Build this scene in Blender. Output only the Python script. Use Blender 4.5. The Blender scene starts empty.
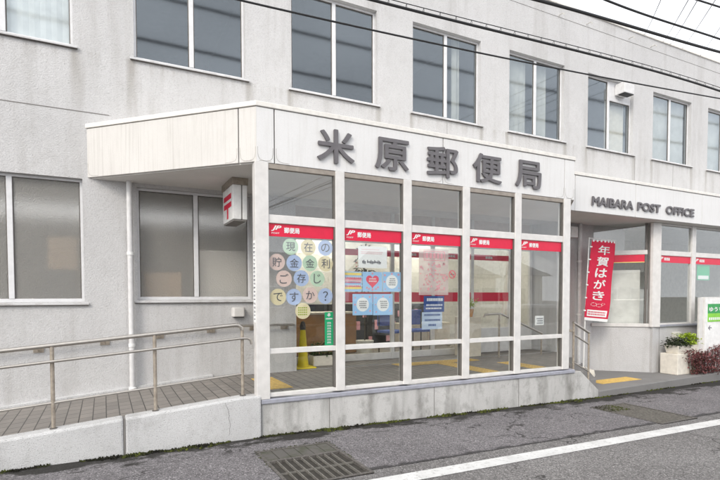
import bpy, bmesh, math, random
from mathutils import Vector, Matrix
R = math.radians
random.seed(7)
scn = bpy.context.scene
COL = scn.collection

# ------------------------------------------------------------------ camera
cam = bpy.data.cameras.new("camera")
cam_o = bpy.data.objects.new("camera", cam); COL.objects.link(cam_o)
YAW, PITCH, ROLL = R(26.978), R(-1.9607), R(-0.131)
fw = Vector((math.sin(YAW)*math.cos(PITCH), math.cos(YAW)*math.cos(PITCH), math.sin(PITCH)))
rt = Vector((math.cos(YAW), -math.sin(YAW), 0)); up = rt.cross(fw)
rt, up = rt*math.cos(ROLL)+up*math.sin(ROLL), up*math.cos(ROLL)-rt*math.sin(ROLL)
M = Matrix((rt, up, -fw)).transposed().to_4x4(); M.translation = (0, 0, 1.6)
cam_o.matrix_world = M
cam.sensor_width = 36; cam.sensor_fit = 'HORIZONTAL'
cam.lens = 502.38/720*36
cam.shift_y = (313.9-240)/720
cam.clip_start = 0.05; cam.clip_end = 800
scn.camera = cam_o

# ------------------------------------------------------------------ sky, sun, exposure
SUN_EL, SUN_AZ = 36, 232          # degrees, azimuth clockwise from +Y
w = bpy.data.worlds.new("World"); scn.world = w; w.use_nodes = True
nt = w.node_tree; nt.nodes.clear()
sky = nt.nodes.new('ShaderNodeTexSky'); sky.sky_type = 'NISHITA'; sky.sun_disc = False
sky.sun_elevation = R(SUN_EL); sky.sun_rotation = R(SUN_AZ)
sky.air_density = 1.0; sky.dust_density = 6.0; sky.ozone_density = 1.0
hs = nt.nodes.new('ShaderNodeHueSaturation'); hs.inputs['Saturation'].default_value = 0.22
tc = nt.nodes.new('ShaderNodeTexCoord')
mp = nt.nodes.new('ShaderNodeMapping'); mp.inputs['Scale'].default_value = (1, 1, 2.6)
cn = nt.nodes.new('ShaderNodeTexNoise'); cn.inputs['Scale'].default_value = 2.2; cn.inputs['Detail'].default_value = 6
cr = nt.nodes.new('ShaderNodeMapRange'); cr.inputs[1].default_value = .35; cr.inputs[2].default_value = .7
cr.inputs[3].default_value = .92; cr.inputs[4].default_value = 1.25
mu = nt.nodes.new('ShaderNodeVectorMath'); mu.operation = 'SCALE'
bg = nt.nodes.new('ShaderNodeBackground'); bg.inputs[1].default_value = 0.15
wo = nt.nodes.new('ShaderNodeOutputWorld')
L = nt.links.new
L(sky.outputs[0], hs.inputs['Color']); L(tc.outputs['Generated'], mp.inputs[0]); L(mp.outputs[0], cn.inputs['Vector'])
ov = nt.nodes.new('ShaderNodeMix'); ov.data_type = 'RGBA'; ov.inputs[0].default_value = .72; ov.inputs[7].default_value = (8.3, 8.5, 8.9, 1)
L(hs.outputs[0], ov.inputs[6]); L(cn.outputs['Fac'], cr.inputs[0]); L(ov.outputs[2], mu.inputs[0]); L(cr.outputs[0], mu.inputs['Scale'])
L(mu.outputs[0], bg.inputs[0]); L(bg.outputs[0], wo.inputs[0])

sl = bpy.data.lights.new("sun", 'SUN'); sl.energy = .95; sl.angle = R(16); sl.color = (1, .90, .76)
so = bpy.data.objects.new("sun", sl); COL.objects.link(so)
sd = Vector((math.sin(R(SUN_AZ))*math.cos(R(SUN_EL)), math.cos(R(SUN_AZ))*math.cos(R(SUN_EL)), math.sin(R(SUN_EL))))
so.rotation_euler = (-sd).to_track_quat('-Z', 'Y').to_euler(); so.location = (-6, -6, 12)

scn.view_settings.view_transform = 'Standard'; scn.view_settings.look = 'None'
scn.view_settings.gamma = 1; scn.view_settings.use_curve_mapping = False
scn.view_settings.exposure = 0.55
scn.render.engine = 'CYCLES'
scn.cycles.max_bounces = 12; scn.cycles.transparent_max_bounces = 24
scn.cycles.use_denoising = True

# ------------------------------------------------------------------ materials
def new_mat(name):
    m = bpy.data.materials.new(name); m.use_nodes = True
    t = m.node_tree; b = t.nodes['Principled BSDF']
    return m, t, b
def node(t, kind, **kw):
    n = t.nodes.new(kind)
    for k, v in kw.items(): setattr(n, k, v)
    return n
def pos(t, scale=(1, 1, 1)):
    g = node(t, 'ShaderNodeNewGeometry'); m = node(t, 'ShaderNodeMapping'); m.inputs['Scale'].default_value = scale
    t.links.new(g.outputs['Position'], m.inputs[0]); return m.outputs[0]
def noise(t, vec, scale, detail=4, rough=.55):
    n = node(t, 'ShaderNodeTexNoise'); n.inputs['Scale'].default_value = scale; n.inputs['Detail'].default_value = detail
    n.inputs['Roughness'].default_value = rough
    t.links.new(vec, n.inputs['Vector']); return n.outputs['Fac']
def rng(t, v, a, b, c=0., d=1., smooth=False):
    m = node(t, 'ShaderNodeMapRange'); m.clamp = True
    if smooth: m.interpolation_type = 'SMOOTHSTEP'
    t.links.new(v, m.inputs[0])
    for i, x in zip((1, 2, 3, 4), (a, b, c, d)): m.inputs[i].default_value = x
    return m.outputs[0]
def mixc(t, fac, a, b):
    m = node(t, 'ShaderNodeMix', data_type='RGBA')
    if isinstance(fac, (int, float)): m.inputs[0].default_value = fac
    else: t.links.new(fac, m.inputs[0])
    for s, v in ((6, a), (7, b)):
        if isinstance(v, tuple): m.inputs[s].default_value = (*v, 1)
        else: t.links.new(v, m.inputs[s])
    return m.outputs[2]
def math_(t, op, a, b=None):
    m = node(t, 'ShaderNodeMath', operation=op)
    for i, v in enumerate((a, b)):
        if v is None: continue
        if isinstance(v, (int, float)): m.inputs[i].default_value = v
        else: t.links.new(v, m.inputs[i])
    return m.outputs[0]
def bump(t, b, h, strength=.3, dist=.01):
    n = node(t, 'ShaderNodeBump'); n.inputs['Strength'].default_value = strength; n.inputs['Distance'].default_value = dist
    t.links.new(h, n.inputs['Height']); t.links.new(n.outputs[0], b.inputs['Normal'])

def plain(name, c, rough=.5, metal=0., var=.12, scale=12, spec=.5):
    m, t, b = new_mat(name)
    v = rng(t, noise(t, pos(t), scale, 5), .3, .7)
    t.links.new(mixc(t, v, tuple(x*(1-var) for x in c), tuple(min(1, x*(1+var*.6)) for x in c)), b.inputs['Base Color'])
    b.inputs['Roughness'].default_value = rough; b.inputs['Metallic'].default_value = metal
    b.inputs['Specular IOR Level'].default_value = spec
    return m
def weathered(name, c, dirt, streak=.35, fine=70, bs=.35, rough=.85, bd=.006, streak_scale=(7, 7, .45), lo=.52, hi=.78, base_var=.10, pore=.0, mottle=.0, sills=False):
    """painted or bare mineral surface: stipple relief, soft blotches, vertical dirt runs"""
    m, t, b = new_mat(name)
    p = pos(t)
    blot = rng(t, noise(t, p, 1.3, 6), .3, .72)
    run = rng(t, noise(t, pos(t, streak_scale), 1.0, 6, .6), lo, hi, 0, streak)
    spk = rng(t, noise(t, p, fine, 3, .7), .3, .7)
    c1 = mixc(t, blot, tuple(x*(1-base_var) for x in c), c)
    c2 = mixc(t, run, c1, dirt)
    c3 = mixc(t, math_(t, 'MULTIPLY', math_(t, 'SUBTRACT', 1., spk), .22), c2, tuple(x*.55 for x in c))
    if sills:
        g = node(t, 'ShaderNodeNewGeometry'); sx = node(t, 'ShaderNodeSeparateXYZ'); t.links.new(g.outputs['Position'], sx.inputs[0])
        wob = math_(t, 'MULTIPLY', math_(t, 'SUBTRACT', noise(t, pos(t, (8, 8, 1.2)), 1, 4), .5), .16)
        fx = math_(t, 'MODULO', math_(t, 'ADD', math_(t, 'ADD', sx.outputs[0], wob), WALLP*12-WALLX0+.55), WALLP)
        e1 = rng(t, math_(t, 'ABSOLUTE', math_(t, 'SUBTRACT', fx, .52)), .015, .07, 1, 0)
        e2 = rng(t, math_(t, 'ABSOLUTE', math_(t, 'SUBTRACT', fx, 2.05)), .015, .09, 1, 0)
        zz = math_(t, 'MULTIPLY', rng(t, sx.outputs[2], 3.75, 4.66, 0, 1), rng(t, sx.outputs[2], 4.69, 4.72, 1, 0))
        under = math_(t, 'MULTIPLY', rng(t, sx.outputs[2], 4.45, 4.69, 0, .6), rng(t, noise(t, pos(t, (14, 14, .8)), 1, 4), .48, .7))
        dr = math_(t, 'MULTIPLY', math_(t, 'MAXIMUM', math_(t, 'MAXIMUM', e1, e2), under), zz)
        c3 = mixc(t, math_(t, 'MULTIPLY', dr, .55), c3, (.26, .235, .20))
    if pore:
        pr = rng(t, noise(t, p, 85, 2, .8), .56, .66, 0, pore)
        c3 = mixc(t, pr, c3, tuple(x*.38 for x in c))
    if mottle:
        mo = rng(t, noise(t, pos(t, (1, 1, .7)), 6.5, 7, .68), .50, .70, 0, mottle)
        c3 = mixc(t, mo, c3, dirt)
    t.links.new(c3, b.inputs['Base Color'])
    b.inputs['Roughness'].default_value = rough
    b.inputs['Specular IOR Level'].default_value = .3
    bump(t, b, spk, bs, bd)
    return m

MT = {}
WALLX0, WALLP = .405, 2.163
MT['wall'] = weathered('sprayed wall paint', (.632, .627, .627), (.36, .345, .325), .48, 75, .6, bd=.008, streak_scale=(5, 5, .35), lo=.50, hi=.76, pore=.38, mottle=.16, sills=True)
MT['panel'] = weathered('canopy enamel panel', (.745, .743, .74), (.50, .48, .45), .34, 140, .08, .5, streak_scale=(30, 30, 1.6), lo=.50, hi=.82, base_var=.06, mottle=.08)
MT['panel_side'] = weathered('cream side canopy panel', (.655, .638, .61), (.38, .36, .33), .6, 140, .08, .5, streak_scale=(44, 44, 1.2), lo=.50, hi=.80, base_var=.08, mottle=.10)  # splay panels: creamier, darker and more streaked than the front
MT['panel_edge'] = plain('panel joint sealant', (.20, .19, .18), .8)
MT['coping'] = plain('coping metal', (.72, .70, .66), .45, var=.12)
MT['soffit'] = weathered('soffit board', (.76, .74, .71), (.55, .52, .48), .3, 90, .06, streak_scale=(3, 3, 3))
MT['base'] = weathered('stained base concrete', (.60, .595, .58), (.17, .165, .15), .85, 80, .35, bd=.005, streak_scale=(3.4, 3.4, .55), lo=.49, hi=.72, base_var=.22, pore=.5, mottle=.62)
MT['rampwall'] = weathered('roughcast ramp wall', (.64, .64, .64), (.24, .235, .22), .5, 90, .6, bd=.006, streak_scale=(3, 3, .9), lo=.55, hi=.78, base_var=.14, pore=.75, mottle=.28)
MT['platform'] = weathered('platform concrete', (.23, .225, .22), (.12, .115, .11), .5, 60, .3, streak_scale=(2, 2, 2))
MT['alu'] = plain('painted aluminium', (.66, .645, .625), .38, 0, .10, 9)
MT['alu_dark'] = plain('dark gasket', (.13, .12, .11), .6)  # one even dark colour for gaskets and wing jambs
MT['flash'] = plain('bluish sill flashing', (.42, .43, .49), .35, .3, .15)
MT['winframe'] = plain('window frame', (.66, .66, .67), .4, 0, .08)
MT['sill'] = weathered('window sill paint', (.63, .63, .635), (.25, .22, .20), .5, 60, .2, streak_scale=(6, 6, 6), lo=.5, hi=.7)
MT['dirt'] = plain('drip edge grime', (.10, .09, .085), .9, var=.5, scale=30)
MT['steel'] = plain('stainless rail', (.47, .44, .40), .33, .85, .12, 30)
MT['steel_old'] = plain('weathered post', (.40, .35, .29), .5, .5, .3, 20)
MT['white'] = plain('white paint', (.78, .78, .77), .5)
MT['whitepaper'] = plain('white paper', (.84, .84, .83), .7, var=.04)
MT['black'] = plain('black plastic', (.02, .02, .021), .45)
MT['cable'] = plain('cable sheath', (.014, .014, .015), .55)
MT['letter'] = plain('letter grey', (.135, .127, .134), .45, .2)
MT['letter_side'] = plain('letter', (.07, .066, .07), .5)
MT['red'] = plain('post red', (.66, .005, .045), .4, var=.06)
MT['redflag'] = plain('flag red', (.60, .008, .05), .7, var=.08)
MT['pink'] = plain('pink print', (.78, .38, .42), .6)
MT['yellow'] = plain('yellow plastic', (.75, .60, .02), .45, var=.12)
MT['tactile'] = plain('tactile yellow', (.62, .42, .12), .75, var=.22, scale=20)
MT['green'] = plain('green sticker', (.02, .46, .20), .45, var=.05)
MT['green_dark'] = plain('sign green', (.02, .30, .07), .4)
MT['green_light'] = plain('sign light green', (.22, .58, .04), .4)
MT['navy'] = plain('navy print', (.03, .07, .24), .5)
MT['blueprint'] = plain('pale blue print', (.36, .58, .83), .6, var=.05)
MT['inkgrey'] = plain('ink', (.12, .12, .14), .7)
MT['heart'] = plain('heart red', (.80, .10, .16), .6)
MT['yellowprint'] = plain('yellow print', (.88, .70, .22), .6)
MT['wood'] = plain('plain wood', (.50, .27, .11), .5, var=.25, scale=4)
MT['lace'] = plain('lace cloth', (.50, .49, .45), .9, var=.2, scale=4)
MT['pipe'] = plain('pipe paint', (.64, .635, .635), .55)
MT['head'] = plain('shaded head rail paint', (.30, .265, .23), .6, var=.2)  # soffit's shade on the head rails put into a darker colour
MT['rimdirt'] = plain('rim grime', (.42, .40, .37), .8, var=.3, scale=30)
MT['header'] = plain('header board', (.58, .50, .46), .6)
MT['tan'] = plain('tan laminate', (.50, .34, .20), .5)
MT['cream'] = plain('cream laminate', (.62, .56, .46), .5)
MT['room'] = plain('room paint', (.62, .60, .55), .8)
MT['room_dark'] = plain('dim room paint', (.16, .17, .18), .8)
MT['room_floor'] = plain('room floor', (.20, .18, .16), .5)
MT['curtain'] = plain('curtain cloth', (.84, .83, .80), .9, var=.15, scale=5)
MT['pot'] = plain('planter plastic', (.72, .68, .60), .6)
MT['soil'] = plain('soil', (.05, .035, .025), .9)
MT['seatblue'] = plain('blue seat', (.03, .08, .35), .6)
MT['lamp'], _t, _b = new_mat('lamp tube')
_b.inputs['Emission Color'].default_value = (1, .95, .85, 1); _b.inputs['Emission Strength'].default_value = 130
MT['lamp_panel'], _t, _b = new_mat('lamp diffuser')
_b.inputs['Emission Color'].default_value = (1, .93, .8, 1); _b.inputs['Emission Strength'].default_value = 3
MT['roofing'] = plain('roof tile', (.09, .09, .10), .6)
MT['house'] = plain('house render', (.42, .38, .32), .85)
MT['carpaint'] = plain('dark car paint', (.03, .033, .04), .15)
MT['silver'] = plain('silver paint', (.45, .46, .47), .3, .3)
MT['rust'] = plain('rusty iron', (.13, .12, .11), .75, .3, .5, 40)
MT['leafdark'] = plain('dark leaf', (.045, .06, .03), .6, var=.5, scale=25)
MT['leaflime'] = plain('lime leaf', (.34, .46, .03), .55, var=.3, scale=25)
MT['leafred'] = plain('bronze leaf', (.17, .055, .055), .6, var=.6, scale=30)
MT['leafgreen'] = plain('green leaf', (.06, .12, .03), .6, var=.5, scale=25)
MT['stem'] = plain('stem', (.08, .06, .035), .8)
MT['flower'] = plain('pink flower', (.62, .22, .27), .7)

def tile_mat():
    m, t, b = new_mat('ramp paver')
    g = node(t, 'ShaderNodeNewGeometry'); s = node(t, 'ShaderNodeSeparateXYZ'); c = node(t, 'ShaderNodeCombineXYZ')
    t.links.new(g.outputs['Position'], s.inputs[0]); t.links.new(s.outputs[1], c.inputs[0]); t.links.new(s.outputs[0], c.inputs[1])
    br = node(t, 'ShaderNodeTexBrick'); t.links.new(c.outputs[0], br.inputs['Vector'])
    br.inputs['Scale'].default_value = 1; br.inputs['Brick Width'].default_value = .21; br.inputs['Row Height'].default_value = .128
    br.inputs['Mortar Size'].default_value = .0055; br.inputs['Mortar Smooth'].default_value = .2
    br.inputs['Color1'].default_value = (.275, .25, .225, 1); br.inputs['Color2'].default_value = (.215, .198, .18, 1); br.inputs['Mortar'].default_value = (.055, .05, .046, 1)
    n = rng(t, noise(t, pos(t), 6, 6), .3, .7)
    n2 = rng(t, noise(t, pos(t), 120, 3), .3, .7)
    t.links.new(mixc(t, math_(t, 'MULTIPLY', n, .35), br.outputs[0], (.15, .142, .132)), b.inputs['Base Color'])
    b.inputs['Roughness'].default_value = .8
    bump(t, b, math_(t, 'ADD', math_(t, 'MULTIPLY', br.outputs['Fac'], -1.), math_(t, 'MULTIPLY', n2, .25)), .5, .004)
    return m
MT['tile'] = tile_mat()

def asphalt(name, c, c2, edge=None, patch=.5):
    m, t, b = new_mat(name)
    p = pos(t)
    vo = node(t, 'ShaderNodeTexVoronoi'); vo.inputs['Scale'].default_value = 95; t.links.new(p, vo.inputs['Vector'])
    sep = node(t, 'ShaderNodeSeparateColor'); t.links.new(vo.outputs['Color'], sep.inputs[0])
    agg = rng(t, sep.outputs[0], 0, 1)
    big = rng(t, noise(t, p, .9, 6), .32, .7)
    mid = rng(t, noise(t, p, 7, 5), .35, .68)
    col = mixc(t, big, c, c2)
    col = mixc(t, math_(t, 'MULTIPLY', agg, .9), col, tuple(x*.36 for x in c))
    hl = rng(t, rng(t, sep.outputs[1], 0, 1), .86, .96, 0, .5)
    col = mixc(t, hl, col, tuple(min(1, x*1.9) for x in c2))
    col = mixc(t, math_(t, 'MULTIPLY', rng(t, noise(t, p, 2.7, 7, .65), .60, .72), patch), col, tuple(x*.45 for x in c))
    wv = node(t, 'ShaderNodeVectorMath', operation='ADD'); nv_ = node(t, 'ShaderNodeTexNoise'); nv_.inputs['Scale'].default_value = 3.5; nv_.inputs['Detail'].default_value = 6
    t.links.new(p, nv_.inputs['Vector']); sc_ = node(t, 'ShaderNodeVectorMath', operation='SCALE'); sc_.inputs['Scale'].default_value = .55
    t.links.new(nv_.outputs['Color'], sc_.inputs[0]); t.links.new(p, wv.inputs[0]); t.links.new(sc_.outputs[0], wv.inputs[1])
    vc = node(t, 'ShaderNodeTexVoronoi', feature='DISTANCE_TO_EDGE'); vc.inputs['Scale'].default_value = .62; t.links.new(wv.outputs[0], vc.inputs['Vector'])
    crk = math_(t, 'MULTIPLY', rng(t, vc.outputs['Distance'], .003, .010, .85, 0), rng(t, noise(t, p, .8, 2), .44, .54))
    col = mixc(t, crk, col, (.03, .028, .027))
    pit = rng(t, noise(t, p, 11, 3, .6), .70, .75, 0, .8)
    col = mixc(t, pit, col, tuple(x*.35 for x in c))
    rough = .9
    if edge:
        g = node(t, 'ShaderNodeNewGeometry'); s = node(t, 'ShaderNodeSeparateXYZ'); t.links.new(g.outputs['Position'], s.inputs[0])
        n3 = noise(t, pos(t, (.8, 1.6, 1)), 2.6, 7, .66); y_raw = math_(t, 'ADD', s.outputs[1], math_(t, 'MULTIPLY', math_(t, 'SUBTRACT', noise(t, p, 9, 4), .5), .10))
        yy = math_(t, 'ADD', s.outputs[1], math_(t, 'MULTIPLY', math_(t, 'SUBTRACT', n3, .47), 1.5))
        wet = math_(t, 'MAXIMUM', rng(t, yy, edge-.10, edge+.04, 0, .9), rng(t, y_raw, edge+.03, edge+.09, 0, .9))
        col = mixc(t, wet, col, (.022, .021, .018))
        y2 = math_(t, 'ADD', s.outputs[1], math_(t, 'MULTIPLY', math_(t, 'SUBTRACT', noise(t, p, 5, 5), .5), .22))
        seam = rng(t, math_(t, 'ABSOLUTE', math_(t, 'SUBTRACT', y2, 4.07)), .015, .06, .8, 0)
        col = mixc(t, seam, col, (.03, .029, .028))
    t.links.new(col, b.inputs['Base Color'])
    b.inputs['Roughness'].default_value = rough; b.inputs['Specular IOR Level'].default_value = .2
    bump(t, b, math_(t, 'ADD', agg, math_(t, 'MULTIPLY', mid, .6)), .55, .008)
    return m
MT['road'] = asphalt('road asphalt', (.19, .182, .178), (.26, .251, .247), patch=.55)
MT['footway'] = asphalt('footway asphalt', (.172, .163, .168), (.25, .237, .244), edge=5.45, patch=.8)
def line_mat():
    m, t, b = new_mat('road marking paint')
    n = rng(t, noise(t, pos(t), 26, 6, .7), .54, .68, 0, .8)
    n2 = rng(t, noise(t, pos(t), 4, 4), .3, .7)
    t.links.new(mixc(t, n, mixc(t, n2, (.50, .50, .49), (.62, .62, .61)), (.24, .23, .22)), b.inputs['Base Color'])
    b.inputs['Roughness'].default_value = .8
    return m
MT['line'] = line_mat()
def moss_mat():
    m, t, b = new_mat('moss')
    n = rng(t, noise(t, pos(t), 30, 5), .35, .65)
    n2 = rng(t, noise(t, pos(t), 3, 4), .42, .6)
    t.links.new(mixc(t, n2, (.018, .017, .011), mixc(t, n, (.03, .04, .008), (.12, .14, .02))), b.inputs['Base Color'])
    b.inputs['Roughness'].default_value = .95
    return m
MT['moss'] = moss_mat()

def glass(name, tint, ior=1.5, rough=0., gcol=(.96, .98, 1)):
    m, t, b = new_mat(name); t.nodes.remove(b); out = t.nodes['Material Output']
    tr = node(t, 'ShaderNodeBsdfTransparent'); tr.inputs[0].default_value = (*tint, 1)
    gl = node(t, 'ShaderNodeBsdfGlossy'); gl.inputs['Roughness'].default_value = rough; gl.inputs['Color'].default_value = (*gcol, 1)
    g = node(t, 'ShaderNodeNewGeometry'); mr = node(t, 'ShaderNodeMapRange')
    t.links.new(g.outputs['Backfacing'], mr.inputs[0]); mr.inputs[3].default_value = ior; mr.inputs[4].default_value = 1/ior
    fr = node(t, 'ShaderNodeFresnel'); t.links.new(mr.outputs[0], fr.inputs['IOR'])
    bp = node(t, 'ShaderNodeBump'); bp.inputs['Strength'].default_value = .02; bp.inputs['Distance'].default_value = .02
    t.links.new(noise(t, pos(t), 1.6, 2), bp.inputs['Height']); t.links.new(bp.outputs[0], gl.inputs['Normal'])
    mx = node(t, 'ShaderNodeMixShader'); t.links.new(fr.outputs[0], mx.inputs[0]); t.links.new(tr.outputs[0], mx.inputs[1]); t.links.new(gl.outputs[0], mx.inputs[2])
    t.links.new(mx.outputs[0], out.inputs[0])
    return m
MT['glass'] = glass('clear glass', (.95, .96, .955), 1.62)
MT['glass_up'] = glass('bluish upper glass', (.90, .92, .925), 1.9, gcol=(.87, .94, 1.0), rough=.05)
def frosted():
    m, t, b = new_mat('rolled frosted glass'); out = t.nodes['Material Output']
    p = pos(t)
    b.inputs['Base Color'].default_value = (.56, .55, .525, 1)
    b.inputs['Roughness'].default_value = .16
    b.inputs['Specular IOR Level'].default_value = .6
    rf = node(t, 'ShaderNodeBsdfRefraction'); rf.inputs['Roughness'].default_value = .42; rf.inputs['IOR'].default_value = 1.12
    rf.inputs['Color'].default_value = (.97, .96, .94, 1)
    bp = node(t, 'ShaderNodeBump'); bp.inputs['Strength'].default_value = 1; bp.inputs['Distance'].default_value = .008
    t.links.new(noise(t, p, 72, 1.5), bp.inputs['Height'])
    t.links.new(bp.outputs[0], b.inputs['Normal']); t.links.new(bp.outputs[0], rf.inputs['Normal'])
    tl = node(t, 'ShaderNodeBsdfTransparent'); tl.inputs[0].default_value = (.9, .88, .84, 1)
    mx = node(t, 'ShaderNodeMixShader'); mx.inputs[0].default_value = .74
    t.links.new(b.outputs[0], mx.inputs[1]); t.links.new(rf.outputs[0], mx.inputs[2]); t.links.new(mx.outputs[0], out.inputs[0])
    return m
MT['frost'] = frosted()

# ------------------------------------------------------------------ mesh helpers
class MB:
    def __init__(s): s.v = []; s.f = []
    def add(s, vs, fs):
        o = len(s.v); s.v += [tuple(x) for x in vs]; s.f += [tuple(i+o for i in f) for f in fs]; return s
    def box(s, x0, x1, y0, y1, z0, z1):
        return s.add([(x0, y0, z0), (x1, y0, z0), (x1, y1, z0), (x0, y1, z0), (x0, y0, z1), (x1, y0, z1), (x1, y1, z1), (x0, y1, z1)],
                     [(3, 2, 1, 0), (4, 5, 6, 7), (0, 1, 5, 4), (1, 2, 6, 5), (2, 3, 7, 6), (3, 0, 4, 7)])
    def obox(s, a, b, t, z0, z1, out=0.):
        """upright slab along plan segment a-b, thickness t to its left, pushed right by out"""
        a = Vector((*a, 0)); b = Vector((*b, 0)); d = (b-a).normalized(); n = Vector((-d.y, d.x, 0))
        p = [a-n*out, b-n*out, b+n*t, a+n*t]
        return s.prism([(q.x, q.y) for q in p], z0, z1)
    def prism(s, poly, z0, z1):
        n = len(poly); zf0 = z0 if callable(z0) else (lambda x, y: z0); zf1 = z1 if callable(z1) else (lambda x, y: z1)
        vs = [(x, y, zf0(x, y)) for x, y in poly]+[(x, y, zf1(x, y)) for x, y in poly]
        return s.add(vs, [tuple(range(n-1, -1, -1)), tuple(range(n, 2*n))]+[(i, (i+1) % n, n+(i+1) % n, n+i) for i in range(n)])
    def prism_y(s, poly, y0, y1):
        n = len(poly); vs = [(x, y0, z) for x, z in poly]+[(x, y1, z) for x, z in poly]
        return s.add(vs, [tuple(range(n)), tuple(range(2*n-1, n-1, -1))]+[(i, n+i, n+(i+1) % n, (i+1) % n) for i in range(n)])
    def tube(s, pts, r, n=10, closed_ends=True):
        pts = [Vector(p) for p in pts]; rs = r if isinstance(r, (list, tuple)) else [r]*len(pts)
        o = len(s.v); prev = None
        for i, p in enumerate(pts):
            a = pts[max(i-1, 0)]; b = pts[min(i+1, len(pts)-1)]; d = (b-a).normalized()
            if prev is None:
                u = d.cross(Vector((0, 0, 1)))
                if u.length < .05: u = d.cross(Vector((1, 0, 0)))
            else: u = prev-d*prev.dot(d)
            u.normalize(); prev = u; v = d.cross(u)
            for k in range(n):
                t = 2*math.pi*k/n; s.v.append(tuple(p+(u*math.cos(t)+v*math.sin(t))*rs[i]))
        for i in range(len(pts)-1):
            for k in range(n): s.f.append((o+i*n+k, o+i*n+(k+1) % n, o+(i+1)*n+(k+1) % n, o+(i+1)*n+k))
        if closed_ends:
            s.f.append(tuple(o+k for k in range(n-1, -1, -1))); e = o+(len(pts)-1)*n; s.f.append(tuple(e+k for k in range(n)))
        return s
    def lathe(s, cx, cy, prof, n=20):
        o = len(s.v)
        for r, z in prof:
            for k in range(n):
                t = 2*math.pi*k/n; s.v.append((cx+r*math.cos(t), cy+r*math.sin(t), z))
        for i in range(len(prof)-1):
            for k in range(n): s.f.append((o+i*n+k, o+i*n+(k+1) % n, o+(i+1)*n+(k+1) % n, o+(i+1)*n+k))
        s.f.append(tuple(o+k for k in range(n-1, -1, -1))); e = o+(len(prof)-1)*n; s.f.append(tuple(e+k for k in range(n)))
        return s
    def disc_y(s, cx, cz, r, y0, y1, n=28):
        return s.prism_y([(cx+r*math.cos(2*math.pi*k/n), cz+r*math.sin(2*math.pi*k/n)) for k in range(n)], y0, y1)

def wpos(o):
    p = Vector((0, 0, 0))
    while o is not None: p += o.location; o = o.parent
    return p
def obj(name, mb, m, parent=None, bevel=0., smooth=False):
    me = bpy.data.meshes.new(name)
    if isinstance(mb, MB): V, F = mb.v, mb.f
    else: V, F = mb
    if parent is not None: org = wpos(parent)
    else:
        xs, ys, zs = zip(*V); org = Vector(((min(xs)+max(xs))/2, (min(ys)+max(ys))/2, min(zs)))
    me.from_pydata([tuple(Vector(v)-org) for v in V], [], F); me.update()
    bm = bmesh.new(); bm.from_mesh(me); bmesh.ops.recalc_face_normals(bm, faces=bm.faces); bm.to_mesh(me); bm.free()
    me.materials.append(MT[m] if isinstance(m, str) else m)
    if smooth:
        me.shade_smooth(); me.set_sharp_from_angle(angle=R(40))
    o = bpy.data.objects.new(name, me); COL.objects.link(o)
    if parent is not None: o.parent = parent
    else: o.location = org
    if bevel:
        b = o.modifiers.new('bevel', 'BEVEL'); b.width = bevel; b.segments = 2; b.limit_method = 'ANGLE'
    return o
def thing(name, label, cat, loc, group=None):
    o = bpy.data.objects.new(name, None); COL.objects.link(o); o.location = loc; o.empty_display_size = .1
    o['label'] = label; o['category'] = cat
    if group: o['group'] = group
    return o
def tag(o, label, cat, group=None):
    o['label'] = label; o['category'] = cat
    if group: o['group'] = group
    return o
def kind(o, k='structure'): o['kind'] = k; return o
def tri_mesh(me):
    V = [v.co.copy() for v in me.vertices]; F = [tuple(p.vertices) for p in me.polygons]; return V, F
def text_mesh(body, box, y, depth=.0, bold=0., m='inkgrey', name='lettering', parent=None, shear=0., keep=False, tf=None):
    """lettering stood up in the XZ plane facing -Y, fitted to box (x0,x1,z0,z1); tf maps (u,v,w) to world instead"""
    cu = bpy.data.curves.new('t', 'FONT'); cu.body = body; cu.size = 1; cu.offset = 0; cu.extrude = 0.05 if depth else 0.; cu.shear = shear
    cu.resolution_u = 4
    o = bpy.data.objects.new('t', cu); COL.objects.link(o)
    dg = bpy.context.evaluated_depsgraph_get(); dg.update()
    me = bpy.data.meshes.new_from_object(o.evaluated_get(dg)); V, F = tri_mesh(me)
    bpy.data.objects.remove(o); bpy.data.curves.remove(cu); bpy.data.meshes.remove(me)
    x0, x1, z0, z1 = box
    a0 = min(v.x for v in V); a1 = max(v.x for v in V); b0 = min(v.y for v in V); b1 = max(v.y for v in V)
    sx = (x1-x0)/(a1-a0); sz = (z1-z0)/(b1-b0)
    if keep:
        s = min(sx, sz); cx = (x0+x1)/2; cz = (z0+z1)/2; x0 = cx-s*(a1-a0)/2; z0 = cz-s*(b1-b0)/2; sx = sz = s
    # heavier strokes: copies of the thin outline shifted round a small circle, each a hair further out
    out = []; FF = []; rb = bold*1.0
    shifts = [(0, 0)]+([(rb*math.cos(k*math.pi/4), rb*math.sin(k*math.pi/4)) for k in range(8)] if bold else [])
    fx = 1-2*rb/(a1-a0+2*rb); fz = 1-2*rb/(b1-b0+2*rb)
    for i, (ox, oz) in enumerate(shifts):
        n0 = len(out)
        for v in V:
            uu, vv, ww = x0+(v.x-a0+rb+ox)*sx*fx, z0+(v.y-b0+rb+oz)*sz*fz, (v.z/.05*depth/2 if depth else 0)+i*(.0006 if depth else .00012)
            out.append(tf(uu, vv, ww) if tf else (uu, y-ww, vv))
        FF += [tuple(j+n0 for j in f) for f in F]
    return obj_raw(name, out, FF, m, parent)
def obj_raw(name, V, F, m, parent=None):
    me = bpy.data.meshes.new(name); 
    if parent is not None: org = wpos(parent)
    else:
        xs, ys, zs = zip(*V); org = Vector(((min(xs)+max(xs))/2, (min(ys)+max(ys))/2, min(zs)))
    me.from_pydata([tuple(Vector(v)-org) for v in V], [], F); me.update(); me.materials.append(MT[m] if isinstance(m, str) else m)
    o = bpy.data.objects.new(name, me); COL.objects.link(o)
    if parent is not None: o.parent = parent
    else: o.location = org
    return o
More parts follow.
